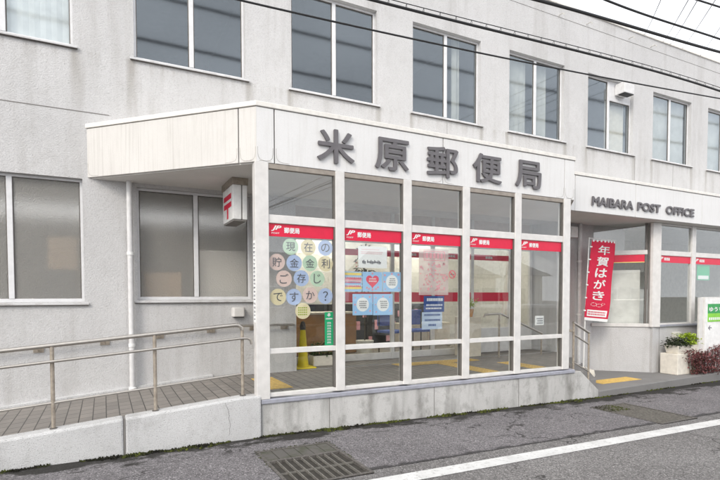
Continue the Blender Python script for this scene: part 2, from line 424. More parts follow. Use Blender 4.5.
def wall_holes(mb, x0, x1, z0, z1, holes, y, depth):
    """front face at y with rectangular openings and reveals running back by depth"""
    xs = sorted({x0, x1, *[h[0] for h in holes], *[h[1] for h in holes]}); zs = sorted({z0, z1, *[h[2] for h in holes], *[h[3] for h in holes]})
    idx = {}
    def vi(x, z):
        if (x, z) not in idx: idx[(x, z)] = len(mb.v); mb.v.append((x, y, z))
        return idx[(x, z)]
    for i in range(len(xs)-1):
        for j in range(len(zs)-1):
            cx, cz = (xs[i]+xs[i+1])/2, (zs[j]+zs[j+1])/2
            if any(h[0] < cx < h[1] and h[2] < cz < h[3] for h in holes): continue
            mb.f.append((vi(xs[i], zs[j]), vi(xs[i+1], zs[j]), vi(xs[i+1], zs[j+1]), vi(xs[i], zs[j+1])))
    for a, b, c, d in holes:
        q = [(a, c), (b, c), (b, d), (a, d)]
        for k in range(4):
            p, r = q[k], q[(k+1) % 4]
            mb.add([(p[0], y, p[1]), (r[0], y, r[1]), (r[0], y+depth, r[1]), (p[0], y+depth, p[1])], [(0, 1, 2, 3)])
    return mb

# ------------------------------------------------------------------ ground
def gz(x): return -.0145*(min(max(x, 1.6), 12)-1.6)
G1 = (1.36, 2.17, 3.98, 5.06); G2 = (6.45, 7.23, 4.0, 5.10)
def sheet(xr, yr, holes, dz):
    mb = MB(); xs = sorted({xr[0], xr[1], *[x for x in (1.6, 4, 7, 9.5, 12) if xr[0] < x < xr[1]], *[x for h in holes for x in h[:2]]})
    ys = sorted({yr[0], yr[1], *[y for h in holes for y in h[2:] if yr[0] < y < yr[1]]}); idx = {}
    def vi(x, y):
        if (x, y) not in idx: idx[(x, y)] = len(mb.v); mb.v.append((x, y, gz(x)+dz))
        return idx[(x, y)]
    for i in range(len(xs)-1):
        for j in range(len(ys)-1):
            cx, cy = (xs[i]+xs[i+1])/2, (ys[j]+ys[j+1])/2
            if any(h[0] < cx < h[1] and h[2] < cy < h[3] for h in holes): continue
            mb.f.append((vi(xs[i], ys[j]), vi(xs[i+1], ys[j]), vi(xs[i+1], ys[j+1]), vi(xs[i], ys[j+1])))
    return mb
kind(obj('road', sheet((-150, 150), (-150, 150), [G1, G2], -.004), 'road'))
kind(obj('pavement', sheet((-60, 60), (4.06, 7.2), [G1, G2], 0), 'footway'))
lm = MB()
xs = [-60, 1.6, 4, 7, 9.5, 12, 60]
for a, b in zip(xs[:-1], xs[1:]):
    lm.add([(a, 3.655, gz(a)+.001), (b, 3.655, gz(b)+.001), (b, 3.845, gz(b)+.001), (a, 3.845, gz(a)+.001)], [(0, 1, 2, 3)])
kind(obj('road_marking', lm, 'line'))

# right hand entrance platform with a low kerb edge
PZ = .02
plat = MB(); plat.prism([(6.78, 5.62), (7.25, 5.60), (9.3, 5.70), (12, 5.86), (30, 6.2), (30, 7.4), (6.78, 7.4)], -.25, PZ)
kind(obj('entrance_platform', plat, 'platform', bevel=.012))

# drain gratings in the footway
def grate(g, label, slab_y, barm, step):
    x0, x1, y0, y1 = g
    t = thing('drain_grate', label, 'drain grate', ((x0+x1)/2, (y0+y1)/2, gz((x0+x1)/2)))
    z = lambda x: gz(x)+.006
    pit = MB(); pz = gz(x0)-.022
    pit.add([(x0, y0, z(x0)-.003), (x1, y0, z(x1)-.003), (x1, y1, z(x1)-.003), (x0, y1, z(x0)-.003), (x0, y0, pz), (x1, y0, pz), (x1, y1, pz), (x0, y1, pz)],
            [(4, 5, 6, 7), (0, 1, 5, 4), (1, 2, 6, 5), (2, 3, 7, 6), (3, 0, 4, 7)])
    obj('pit', pit, 'silt', t)
    fr = MB(); zt = z((x0+x1)/2); e = .035
    for a, b, c, d in ((x0, x1, y0, y0+e), (x0, x1, y1-e, y1), (x0, x0+e, y0+e, y1-e), (x1-e, x1, y0+e, y1-e)):
        fr.box(a, b, c, d, zt-.05, zt)
    if slab_y: fr.box(x0+e, x1-e, slab_y-.02, slab_y+.02, zt-.05, zt)
    obj('frame', fr, 'rust', t)
    br = MB(); yb = (slab_y-.02) if slab_y else y1-e
    x = x0+e+step
    while x < x1-e-.01:
        br.box(x-.004, x+.004, y0+e, yb, zt-.03, zt-.002); x += step
    for k in range(1, 2):
        yy = y0+e+(yb-y0-e)*k/2; br.box(x0+e, x1-e, yy-.003, yy+.003, zt-.03, zt-.008)
    obj('bars', br, barm, t)
    if slab_y:
        sb = MB(); n = 6; wdt = (x1-x0-2*e)/n
        for k in range(n): sb.box(x0+e+k*wdt+.004, x0+e+(k+1)*wdt-.004, slab_y+.02, y1-e, zt-.05, zt-.004)
        obj('cover_slab', sb, 'grate_slab', t, bevel=.004)
    return t
MT['bar'] = plain('worn grate bar', (.22, .21, .19), .6, .4, .35, 30)
MT['silt'] = plain('damp silt', (.04, .036, .03), .95, var=.5, scale=14)
MT['grate_slab'] = weathered('grimy cover slab', (.115, .108, .10), (.05, .058, .028), .8, 60, .4, streak_scale=(4, 4, 4), lo=.45, hi=.62)
grate(G1, 'iron drain grate with ribbed slab strip, nearest the ramp wall in the pavement', 4.70, 'bar', .082)
grate(G2, 'mossy fine-barred drain grate in the pavement by the short stair handrail', None, 'bar', .042)

# moss along the foot of the walls and kerb (uncountable)
ms = MB()
def tuft(x, y, z, s):
    for k in range(7):
        a = random.uniform(0, 6.28); r = s*random.uniform(.2, .9); h = s*random.uniform(.3, .9)
        c = Vector((x+math.cos(a)*r, y+math.sin(a)*r*.5, z)); u = Vector((math.cos(a+1.6), math.sin(a+1.6), 0))*s*.4
        ms.add([c-u, c+u, c+u*.3+Vector((0, 0, h)), c-u*.4+Vector((0, 0, h*.8))], [(0, 1, 2, 3)])
x = -6.
while x < 7.3:
    d = .5+.5*math.sin(x*3.1)+.4*math.sin(x*7.7+1)
    if d > -.1 and random.random() < .85:
        tuft(x, (5.555 if x < 1.56 else 5.585)-random.uniform(0, .03)-max(0, d)*random.random()**2*.09, gz(x), random.uniform(.012, .030)*(1+.35*d))
    x += random.uniform(.004, .011)
x = 7.3
while x < 12:
    y = 5.60+(x-7.25)*.053-.02
    if math.sin(x*4.3)+random.random() > .3: tuft(x, y-random.uniform(0, .05), gz(x), random.uniform(.012, .03))
    x += random.uniform(.012, .03)
for k in range(420):
    tuft(random.uniform(6.48, 6.9), random.uniform(4.75, 5.12), gz(6.7)+.003, random.uniform(.005, .012))
for k in range(160):
    tuft(random.choice((1.36, 2.17))+random.gauss(0, .012), random.uniform(4.4, 5.08), gz(1.7)+.002, random.uniform(.004, .010))
for k in range(110):
    tuft(random.uniform(1.36, 2.17), 5.07+random.gauss(0, .014), gz(1.7)+.002, random.uniform(.004, .011))
kind(obj('moss', ms, 'moss'), 'stuff')

# ------------------------------------------------------------------ main block
WY = 7.3
bld = thing('office_building', 'two storey pale grey building with a row of upper windows behind the entrance', 'building', (6, 8, 0))
PITCHX, WX0, WW = 2.163, .405, 1.47
upper = [(WX0+PITCHX*k, WX0+PITCHX*k+WW, 4.74, 6.25) for k in range(-3, 10)]
lower = [(-1.78, -.22, 1.54, 3.10), (.405, 1.93, 1.56, 3.06), (-4.2, -2.66, 1.54, 3.10)]
recess = (2.62, 8.20, .46, 3.12)
wing_open = [(10.3, 29, 1.0, 3.05)]
wl = MB(); wall_holes(wl, -12, 30, -.3, 7.41, upper+lower+[recess]+wing_open, WY, .14)
wl.add([(-12, WY, 7.41), (30, WY, 7.41), (30, WY+.3, 7.41), (-12, WY+.3, 7.41), (-12, WY+.3, 7.0), (30, WY+.3, 7.0)], [(0, 1, 2, 3), (3, 2, 5, 4)])
wl.add([(-12, WY, -.3), (-12, 18, -.3), (-12, 18, 7.41), (-12, WY, 7.41)], [(0, 1, 2, 3)])
wl.add([(30, WY, -.3), (30, 18, -.3), (30, 18, 7.41), (30, WY, 7.41)], [(3, 2, 1, 0)])
obj('wall', wl, 'wall', bld)
# fine construction joints, sealant set a hair proud of the paint
jt = MB()
jt.box(-12, 0.1, WY-.003, WY, 3.935, 3.945); jt.box(6, 30, WY-.003, WY, 7.165, 7.172)
for x in (12.0, 10.6, 5.45): jt.box(x-.003, x+.003, WY-.002, WY, 3.8, 4.66)
obj('wall_joint', jt, 'panel_edge', bld)
rf = MB(); rf.box(-12.02, 30.02, WY+.3, 18, 7.0, 7.1); obj('roof', rf, 'roofing', bld)
cp = MB(); cp.box(-12.05, 30.05, WY-.025, WY+.32, 7.41, 7.45); obj('coping', cp, 'coping', bld, bevel=.005)
# interior floors and rooms
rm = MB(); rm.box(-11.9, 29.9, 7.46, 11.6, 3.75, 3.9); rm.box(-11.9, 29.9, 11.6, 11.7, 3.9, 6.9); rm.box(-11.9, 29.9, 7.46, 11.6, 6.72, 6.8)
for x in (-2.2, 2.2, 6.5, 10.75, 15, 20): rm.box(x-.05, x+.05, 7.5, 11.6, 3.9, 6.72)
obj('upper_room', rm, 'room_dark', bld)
rg = MB(); rg.box(-11.9, 2.48, 11.2, 11.3, .3, 3.2); rg.box(2.50, 2.60, 7.95, 11.2, .3, 3.2); rg.box(-11.9, 2.5, 7.46, 11.2, .30, .40); rg.box(-11.9, 2.5, 7.46, 11.2, 3.3, 3.4)
obj('ground_room', rg, 'room', bld)
# panels that close the sides of the entrance recess
rr = MB(); rr.box(2.50, 2.619, WY+.14, 7.95, .46, 3.12); rr.box(8.201, 8.30, WY+.14, 7.95, .46, 3.12); rr.box(2.5, 8.30, WY+.14, 8.02, 3.121, 3.2)
obj('recess_wall', rr, 'wall', bld)

def window(hole, glassm, parent, split=.5, sashes=2, name='window', recess_y=.075, extra=None):
    x0, x1, z0, z1 = hole; y = WY+recess_y; f = .032
    fr = MB()
    fr.box(x0, x1, y, y+.06, z0, z0+f+.012); fr.box(x0, x1, y, y+.06, z1-f, z1)
    fr.box(x0, x0+f, y, y+.06, z0+f+.012, z1-f); fr.box(x1-f, x1, y, y+.06, z0+f+.012, z1-f)
    xm = x0+(x1-x0)*split
    fr.box(xm-.03, xm+.03, y-.006, y+.05, z0+f+.012, z1-f)
    if extra: fr.box(xm+.03, x1-f, y-.004, y+.05, extra-.025, extra+.025)
    o = obj(name, fr, 'winframe', parent, bevel=.004)
    gk = MB()
    for a, b in ((x0+f, xm-.03), (xm+.03, x1-f)):
        zt = z1-f if not (extra and a > xm) else extra-.025
        gk.box(a, a+.012, y+.012, y+.03, z0+f+.012, zt); gk.box(b-.012, b, y+.012, y+.03, z0+f+.012, zt)
        gk.box(a+.012, b-.012, y+.012, y+.03, zt-.012, zt)
    obj('gasket', gk, 'alu_dark', o)
    for a, b in ((x0+f+.012, xm-.042), (xm+.042, x1-f-.012)):
        zt = z1-f-.012 if not (extra and a > xm) else extra-.037
        pn = MB(); pn.box(a, b, y+.018, y+.024, z0+f+.012, zt); obj('pane', pn, glassm, o)
    if extra:
        bp = MB(); bp.box(xm+.03, x1-f, y+.01, y+.03, extra+.025, z1-f); obj('blank_panel', bp, 'winframe', o)
    sl_ = MB(); sl_.prism([(x0-.05, WY-.034), (x1+.05, WY-.034), (x1+.05, WY-.001), (x1, WY-.001), (x1, y), (x0, y), (x0, WY-.001), (x0-.05, WY-.001)],
                         z0-.036, lambda xx, yy: z0-.008+(yy-WY)*.10)
    obj('sill', sl_, 'sill', o, bevel=.004)
    dp = MB(); dp.box(x0-.045, x1+.045, WY-.031, WY-.004, z0-.043, z0-.0365); obj('drip_edge', dp, 'dirt', o)
    return o
for i, h in enumerate(upper):
    window(h, 'glass_up', bld, extra=(5.86 if abs(h[0]-(WX0+PITCHX*4)) < .01 else None))
for h in lower: window(h, 'frost', bld)
# curtains and blinds hung behind some of the upper windows
def drape(hole, fx0, fx1, mname='curtain', z0=None, dy=.22, amp=.035, freq=34):
    x0 = hole[0]+(hole[1]-hole[0])*fx0; x1 = hole[0]+(hole[1]-hole[0])*fx1; n = max(6, int((x1-x0)*freq)); mb = MB()
    zb = hole[2]-.2 if z0 is None else z0
    for i in range(n+1):
        xx = x0+(x1-x0)*i/n; yy = WY+dy+amp*math.sin(i*1.57); mb.v += [(xx, yy, zb), (xx, yy, hole[3]+.1), (xx, yy+.004, zb), (xx, yy+.004, hole[3]+.1)]
    for i in range(n):
        a = 4*i; b = a+4; mb.f += [(a, b, b+1, a+1), (a+2, a+3, b+3, b+2)]
    return obj('curtain', mb, mname, bld)
U = {k: upper[k+3] for k in range(-3, 10)}
drape(U[-1], .25, .98, z0=4.6, amp=.004, dy=.15); drape(U[-1], .02, .18, z0=5.1, amp=.004)
drape(U[3], .05, .42, 'lace'); drape(U[3], .62, .80, 'lace'); drape(U[2], .66, .78, 'lace')
drape(U[4], .55, .98, 'cream'); drape(U[5], .02, .98, 'lace'); drape(U[6], .02, .98, 'lace'); drape(U[7], .02, .98, 'lace')

# blurred room contents close behind the frosted panes
def shelf_unit(x0, x1, y0, z0, z1, m, label, name='cabinet'):
    t = thing(name, label, name.replace('_', ' '), ((x0+x1)/2, y0+.2, z0))
    b = MB(); b.box(x0, x1, y0, y0+.4, z0, z1); obj('body', b, m, t, bevel=.01)
    d = MB(); n = 3
    for k in range(n): d.box(x0+.02, x1-.02, y0-.02, y0-.001, z0+.03+(z1-z0-.03)*k/n, z0+(z1-z0-.03)*(k+1)/n)
    obj('drawer_front', d, m, t, bevel=.005); return t
shelf_unit(-.72, -.33, 7.50, .40, 1.96, 'black', 'dark cabinet blurred behind the left frosted window')
shelf_unit(-.66, -.30, 7.92, .40, 2.42, 'tan', 'tall wooden cupboard blurred behind the left frosted window', 'cupboard')
shelf_unit(.50, 1.0, 7.6, .40, 1.95, 'tan', 'brown cabinet blurred behind the frosted window under the canopy')
shelf_unit(1.20, 1.95, 7.52, .40, 2.28, 'whitepaper', 'pale locker blurred behind the frosted window beside the postal mark', 'locker')

# things on the facade ------------------------------------------------
for x, z in ((8.18, 7.196), (8.99, 7.217), (10.33, 7.23), (11.09, 7.218)):
    t = MB(); t.tube([(x, WY, z), (x, WY-.10, z), (x+.0, WY-.13, z-.02), (x, WY-.13, z-.05)], .008, 6)
    tag(obj('wall_hook', t, 'lace', smooth=True), 'small pale hook bracket near the top of the upper wall', 'hook', 'hook brackets along the roof edge')
t = thing('vent_hood', 'white square exhaust hood sticking out of an upper window', 'vent hood', (10.15, 7.2, 5.98))
hb = MB(); hb.prism_y([(10.0, 5.97), (10.32, 5.97), (10.32, 6.17), (10.0, 6.20)], 7.14, 7.38); obj('hood', hb, 'pipe', t, bevel=.01)
hl = MB(); hl.box(10.015, 10.305, 7.145, 7.30, 5.955, 5.9695); obj('opening', hl, 'black', t)
# downpipes
def pipe(x, y, z0, z1, r, label, rzs):
    t = thing('downpipe', label, 'pipe', (x, y, z0))
    p = MB(); p.tube([(x, y, z0), (x, y, z1)], r, 14); obj('tube', p, 'pipe', t, smooth=True)
    for z in rzs:
        c = MB(); c.lathe(x, y, [(r+.006, z), (r+.006, z+.04)], 14); c.box(x-.008, x+.008, y+r, WY-.001, z+.01, z+.03); obj('clip', c, 'white', t)
    s = MB(); s.lathe(x, y, [(r+.012, z0), (r+.012, z0+.05), (r+.004, z0+.06)], 14); obj('shoe', s, 'white', t)
pipe(.315, 7.22, .36, 3.115, .036, 'white downpipe beside the frosted window above the ramp', (.95, 2.15))
pipe(8.78, 7.22, PZ, 3.095, .04, 'pale downpipe beside the red banner under the right canopy', (1.2, 2.3))
# wall vent cover
t = thing('wall_vent', 'small beige rounded vent cover on the wall above the ramp', 'vent', (1.72, 7.27, 1.31))
v = MB(); v.prism([(1.63, 7.299), (1.63, 7.22), (1.65, 7.19), (1.79, 7.19), (1.81, 7.22), (1.81, 7.299)], 1.315, 1.45); obj('cover', v, 'alu', t, bevel=.012)
v = MB(); v.box(1.65, 1.79, 7.20, 7.28, 1.303, 1.3145); obj('grille', v, 'black', t)
# little lamp box below the right soffit
t = thing('wall_speaker', 'small white square speaker box high on the wall under the right canopy', 'speaker', (8.55, 7.25, 2.8))
v = MB(); v.box(8.43, 8.66, 7.17, 7.299, 2.80, 3.02); obj('case', v, 'white', t, bevel=.012)
v = MB(); v.box(8.46, 8.63, 7.16, 7.1695, 2.83, 2.99); obj('grille', v, 'alu_grey', t) if 'alu_grey' in MT else obj('grille', v, 'alu', t)

# ------------------------------------------------------------------ glazed entrance vestibule
FY = 5.6
ves = thing('entrance_vestibule', 'glazed entrance porch with white posts on a stained concrete base', 'porch', (4.1, 6.4, -.05))
bs = MB()
n = 12
bs.prism([(1.585, FY), (6.70, FY), (6.70, FY+.16), (1.585, FY+.16)], lambda x, y: gz(x)-.1, .372)
obj('base', bs, 'base', ves, bevel=.008)
ck = MB(); ck.prism_y([(6.701, -.25), (7.29, -.25), (7.29, .045), (6.86, .385), (6.701, .385)], FY-.002, FY+.16)
obj('cheek_wall', ck, 'base', ves, bevel=.008)
for x in (2.43, 3.98, 5.52):
    j = MB(); j.box(x-.004, x+.004, FY-.002, FY, gz(x), .372); obj('base_joint', j, 'panel_edge', ves)
fl = MB(); fl.prism([(1.58, FY-.02), (6.705, FY-.02), (6.705, FY+.13), (1.58, FY+.13)], .3725, lambda x, y: .425+(y-FY)*.12); obj('sill_flashing', fl, 'flash', ves, bevel=.006)
sf = MB(); sf.box(1.685, 6.42, FY-.003, FY+.06, .4445, .49); obj('bottom_rail', sf, 'alu', ves, bevel=.004)
posts = [(1.527, 1.683), (2.515, 2.635), (3.483, 3.605), (4.446, 4.568), (5.408, 5.532), (6.42, 6.566)]
for i, (a, b) in enumerate(posts):
    p = MB(); p.box(a, b, FY-.02, FY+.10, .4445 if i else .425, 3.118); obj('post', p, 'alu', ves, bevel=.006)
gl_edges = [(posts[i][1], posts[i+1][0]) for i in range(5)]
for (a, b) in gl_edges:
    for nm, z0, z1 in (('transom', 2.445, 2.54), ('middle_rail', .943, 1.004), ('head_rail', 3.06, 3.117)):
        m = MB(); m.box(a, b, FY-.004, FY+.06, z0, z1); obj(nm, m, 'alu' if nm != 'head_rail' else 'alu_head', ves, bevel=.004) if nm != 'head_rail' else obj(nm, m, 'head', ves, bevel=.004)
    g = MB(); g.box(b-.018, b, FY-.002, FY+.058, .49, .943); g.box(b-.018, b, FY-.002, FY+.058, 1.004, 2.445); g.box(b-.018, b, FY-.002, FY+.058, 2.54, 3.06)
    obj('gasket', g, 'alu_dark', ves)
    for z0, z1 in ((.49, .943), (1.004, 2.445), (2.54, 3.06)):
        p = MB(); p.box(a, b-.018, FY+.020, FY+.026, z0, z1); obj('pane', p, 'glass', ves)
# canopy: core, edge panels on both splays and the front, coping
CPZ0, CPZ1 = 3.12, 3.73
cp_poly = [(-.16, 7.3), (1.55, 5.59), (6.65, 5.59), (8.36, 7.3)]
def inset(poly, d):
    (x0, y0), (x1, y1), (x2, y2), (x3, y3) = poly; k = d*math.tan(R(22.5))
    return [(x0+d*1.414, y0), (x1+k, y1+d), (x2-k, y2+d), (x3-d*1.414, y3)]
core = MB(); core.prism(inset(cp_poly, .035), CPZ0+.004, CPZ1-.002); obj('canopy_core', core, 'panel_edge', ves)
sof = MB(); sof.prism(inset(cp_poly, .034), CPZ0-.012, CPZ0+.002); obj('canopy_soffit', sof, 'soffit', ves)
segs = [((-.16, 7.3), (1.55, 5.59), (0, .905, 1)), ((1.55, 5.59), (6.65, 5.59), (0, .041, .502, .957, 1)), ((6.65, 5.59), (8.36, 7.3), (0, .5, 1))]
def fascia_panels(parent, segs, z0, z1, t=.034, gap=.007):
    for a, b, cuts in segs:
        a = Vector(a); b = Vector(b); d = (b-a); Lg = d.length; d.normalize(); nn = Vector((-d.y, d.x))
        for c0, c1 in zip(cuts[:-1], cuts[1:]):
            s0 = c0*Lg+(gap if c0 > 0 else 0); s1 = c1*Lg-(gap if c1 < 1 else 0)
            # mitre at the polygon corners
            m0 = t*math.tan(R(22.5)) if c0 == 0 and parent is ves and a.y < 7 else 0
            m1 = t*math.tan(R(22.5)) if c1 == 1 and parent is ves and b.y < 7 else 0
            q = [a+d*s0, a+d*s1, a+d*(s1-m1)+nn*t, a+d*(s0+m0)+nn*t]
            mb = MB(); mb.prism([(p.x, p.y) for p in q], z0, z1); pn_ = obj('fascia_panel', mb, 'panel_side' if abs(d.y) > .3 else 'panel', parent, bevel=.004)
            # grimy rim left where rain collects round the lower corners of each panel
            off = -nn*.0006
            for e0, sg in ((s0, 1), (s1, -1)):
                if s1-s0 < .15 and sg < 0: continue
                st = MB(); path = [(.012, .17), (.013, .10), (.020, .055), (.042, .028), (.085, .016), (.17, .013)]
                for (u0, v0), (u1, v1) in zip(path[:-1], path[1:]):
                    A0 = a+d*(e0+sg*u0)+off; A1 = a+d*(e0+sg*u1)+off; k_ = .0028
                    st.add([(A0.x, A0.y, z0+v0-k_), (A1.x, A1.y, z0+v1-k_), (A1.x, A1.y, z0+v1+k_), (A0.x, A0.y, z0+v0+k_)], [(0, 1, 2, 3)])
                    dd = d*k_
                    st.add([(A0.x-dd.x, A0.y-dd.y, z0+v0), (A0.x+dd.x, A0.y+dd.y, z0+v0), (A1.x+dd.x, A1.y+dd.y, z0+v1), (A1.x-dd.x, A1.y-dd.y, z0+v1)], [(0, 1, 2, 3)]) if v0 > .05 else None
                obj('rim_stain', st, 'rimdirt', pn_)
fascia_panels(ves, segs, CPZ0, CPZ1)
cop = MB(); outer = inset(cp_poly, -.014); cop.prism(outer, CPZ1+.006, 3.792); obj('coping', cop, 'coping', ves, bevel=.006)
shd = MB(); shd.prism(inset(cp_poly, .012), CPZ1-.001, CPZ1+.007); obj('coping_shadow', shd, 'panel_edge', ves)  # dark strip put in as the shadow line below the coping

# deck of the vestibule, its steps to the right, and the access ramp ---------
def rampz(x): return .288+.084*(x+.88)
DK = .46
dk = MB(); dk.prism([(1.50, 5.762), (6.70, 5.762), (6.84, 5.762), (8.36, 7.28), (8.36, 7.299), (2.63, 7.299), (1.50, 7.299)], .2, DK)
kind(obj('entrance_deck', dk, 'tile'))
rc = MB(); rc.box(2.622, 8.198, 7.302, 7.95, .2, DK); kind(obj('recess_floor', rc, 'tile'))
stp = thing('entrance_steps', 'grey steps leading down from the porch deck to the right platform', 'steps', (7.6, 6.4, PZ))
for k, z in ((1, .325), (2, .19)):
    s = MB(); o = .30*k; s.prism([(6.842+o-.30, 5.763), (6.842+o, 5.763), (8.38+o, 7.299), (8.362+o-.30, 7.299)], PZ+.001, z); obj('step', s, 'platform', stp, bevel=.008)
rp = thing('access_ramp', 'paved wheelchair ramp with a white roughcast side wall', 'ramp', (-2, 6.4, 0))
rw = MB()
def rwpoly(x0, x1):
    pts = [(x0, -.2), (x1, -.2), (x1, min(rampz(x1), .476))]
    for xx in (1.36, 1.2):
        if x0 < xx < x1: pts.append((xx, rampz(xx)))
    pts.append((x0, rampz(x0))); return pts
for a, b in ((-8, -2.9), (-2.886, .153), (.167, 1.575)):
    mb = MB(); mb.prism_y(rwpoly(a, b), 5.565, 5.76); obj('side_wall', mb, 'rampwall', rp, bevel=.022)
for x in (-2.893, .16):
    j = MB(); j.box(x-.0068, x+.0068, 5.575, 5.75, 0, rampz(x)-.01); obj('wall_joint', j, 'panel_edge', rp)
rd = MB(); rd.prism([(-8, 5.762), (1.499, 5.762), (1.499, 7.299), (-8, 7.299)], -.2, lambda x, y: min(DK, rampz(x)-.026)); 
rd = MB()
for a, b in ((-8, 1.35), (1.35, 1.499)):
    rd.prism([(a, 5.762), (b, 5.762), (b, 7.299), (a, 7.299)], -.2, (lambda x, y: rampz(x)-.0135-.0005) if a < 0 else DK-.0005)
obj('deck', rd, 'tile', rp)
sk = MB(); sk.add([(-8, 7.24, rampz(-8)-.04), (1.35, 7.24, DK-.03), (1.35, 7.24, DK+.035), (-8, 7.24, rampz(-8)+.025),
                   (-8, 7.2995, rampz(-8)-.04), (1.35, 7.2995, DK-.03), (1.35, 7.2995, DK+.045), (-8, 7.2995, rampz(-8)+.035)],
                  [(0, 1, 2, 3), (3, 2, 6, 7), (0, 3, 7, 4), (1, 5, 6, 2)])
obj('skirting', sk, 'rampwall', rp)

# tactile paving: pads with domes or bars
def tactile(poly, z, label, bars=False):
    t = MB(); t.prism(poly, z-.003, z+.006)
    o = tag(obj('tactile_paving', t, 'tactile'), label, 'tactile paving')
    bb = MB(); xs = [p[0] for p in poly]; ys = [p[1] for p in poly]
    nx = int((max(xs)-min(xs))/.06); ny = int((max(ys)-min(ys))/.06)
    for i in range(nx):
        for j in range(ny):
            x = min(xs)+.03+.06*i; y = min(ys)+.03+.06*j
            bb.lathe(x, y, [(.017, z+.0062), (.012, z+.011)], 6)
    obj('domes', bb, 'tactile', o)
tactile([(1.80, 5.98), (2.10, 5.98), (2.10, 6.88), (1.80, 6.88)], DK, 'yellow tactile strip at the top of the ramp behind the corner post')
tactile([(4.30, 6.98), (5.95, 6.98), (5.95, 7.28), (4.30, 7.28)], DK, 'long yellow tactile strip along the inner doors of the porch')
tactile([(5.02, 5.80), (5.32, 5.80), (5.32, 6.97), (5.02, 6.97)], DK, 'yellow tactile strip running from the glass front to the inner doors')
tactile([(6.0, 5.80), (6.3, 5.80), (6.3, 6.60), (6.0, 6.60)], DK, 'yellow tactile strip behind the rightmost pane at the top of the steps')
tactile([(7.95, 6.02), (9.05, 6.02), (9.05, 6.34), (7.95, 6.34)], PZ, 'yellow tactile strip on the right platform below the red banner')

# inner doors and glazing at the back of the porch
IY = 7.94
inn = thing('inner_glazing', 'inner glass doors and screen at the back of the porch', 'door screen', (4.5, IY, DK))
for x in (2.66, 3.72, 4.72, 5.62, 6.57, 7.56, 8.16):
    p = MB(); p.box(x-.035, x+.035, IY, IY+.06, DK, 3.118); obj('post', p, 'alu', inn, bevel=.004)
for a, b in ((2.695, 3.685), (3.755, 4.685), (4.755, 5.585), (5.655, 6.535), (6.605, 7.525), (7.595, 8.125)):
    for r0, r1 in ((DK+.002, DK+.12 if b < 6.55 else .96), (2.56, 2.64)):
        p = MB(); p.box(a, b, IY+.003, IY+.055, r0, r1); obj('rail', p, 'alu', inn, bevel=.004)
    p = MB(); p.box(a, b, IY+.02, IY+.026, DK+.12 if b < 6.55 else .96, 2.56); obj('pane', p, 'glass', inn)
    p = MB(); p.box(a, b, IY+.02, IY+.03, 2.64, 3.117); obj('header_panel', p, 'header', inn)
for i, (a, b) in enumerate(((3.757, 4.683), (4.757, 5.583), (5.657, 6.533), (6.607, 7.523))):
    p = MB(); p.box(a, b, IY+.012, IY+.016, 1.50, 1.68); obj('red_warning_strip', p, 'red', inn)
    p = MB(); p.box(a, b, IY+.012, IY+.016, 2.33, 2.44); obj('red_header_strip', p, 'red', inn)
    text_mesh('郵便局', (a+.30, a+.48, 2.36, 2.41), IY+.0105, 0, .03, 'white', 'lettering', inn)

# ------------------------------------------------------------------ office interior behind the inner doors
hall = thing('counter_hall', 'bright customer hall seen through the porch glass', 'room', (5, 10, .3))
h = MB(); h.box(2.61, 10.2, 8.01, 12.5, .30, .455); obj('floor', h, 'room_floor', hall)
h = MB(); h.box(2.61, 10.2, 12.5, 12.6, .455, 3.3); h.box(10.1, 10.2, 8.02, 12.5, .455, 3.2); h.box(8.2, 10.1, 7.96, 8.06, .456, 3.2); obj('wall', h, 'room', hall)
h = MB(); h.box(2.61, 10.2, 8.025, 12.5, 3.201, 3.3); obj('ceiling', h, 'whitepaper', hall)
for x, y, lab in ((3.6, 9.2, 'left fluorescent tube on the hall ceiling'), (8.6, 9.4, 'added far right fluorescent tube brightening the hall'), (8.2, 11.6, 'added rear right fluorescent tube brightening the hall'), (6.2, 9.2, 'right fluorescent tube on the hall ceiling'), (5.0, 11.6, 'added rear fluorescent tube brightening the hall')):  # far right and rear tubes are added, unseen, to brighten the hall
    t = thing('ceiling_lamp', lab, 'lamp', (x, y, 3.1))
    b = MB(); b.box(x-.6, x+.6, y-.06, y+.06, 3.14, 3.2); obj('housing', b, 'white', t)
    b = MB(); b.tube([(x-.58, y, 3.12), (x+.58, y, 3.12)], .016, 8); obj('tube', b, 'lamp', t)
t = thing('service_counter', 'wooden service counter inside behind the round stickers', 'counter', (4, 10, .456))
b = MB(); b.box(2.9, 4.6, 9.2, 9.8, .456, 1.25); obj('front', b, 'wood', t, bevel=.01)
b = MB(); b.box(2.85, 4.65, 9.12, 9.85, 1.251, 1.29); obj('top', b, 'cream', t, bevel=.006)
t = thing('cabinet', 'cream low cabinet inside the hall behind the blue notice', 'cabinet', (6.4, 9.6, .456))
b = MB(); b.box(5.9, 7.2, 9.5, 9.95, .456, 1.0); obj('body', b, 'cream', t, bevel=.01)
b = MB(); b.box(5.92, 6.53, 9.485, 9.499, .50, .97); b.box(6.56, 7.18, 9.485, 9.499, .50, .97); obj('door', b, 'cream', t)
t = thing('added_dark_shelf', 'added low dark shelf standing in for a car reflection behind the pale blue posters', 'shelf', (5, 12, .456))  # added dark mass, stands in for a car's reflection in the pane
b = MB(); b.box(3.2, 7.6, 10.8, 11.2, .456, 1.42); obj('body', b, 'black', t)
b = MB()
for k in range(26): 
    xx = 3.25+k*.165; b.box(xx, xx+.09, 10.77, 10.799, .5+.3*(k % 3), .5+.3*(k % 3)+random.uniform(.12, .26))
obj('binders', b, 'pink', t)
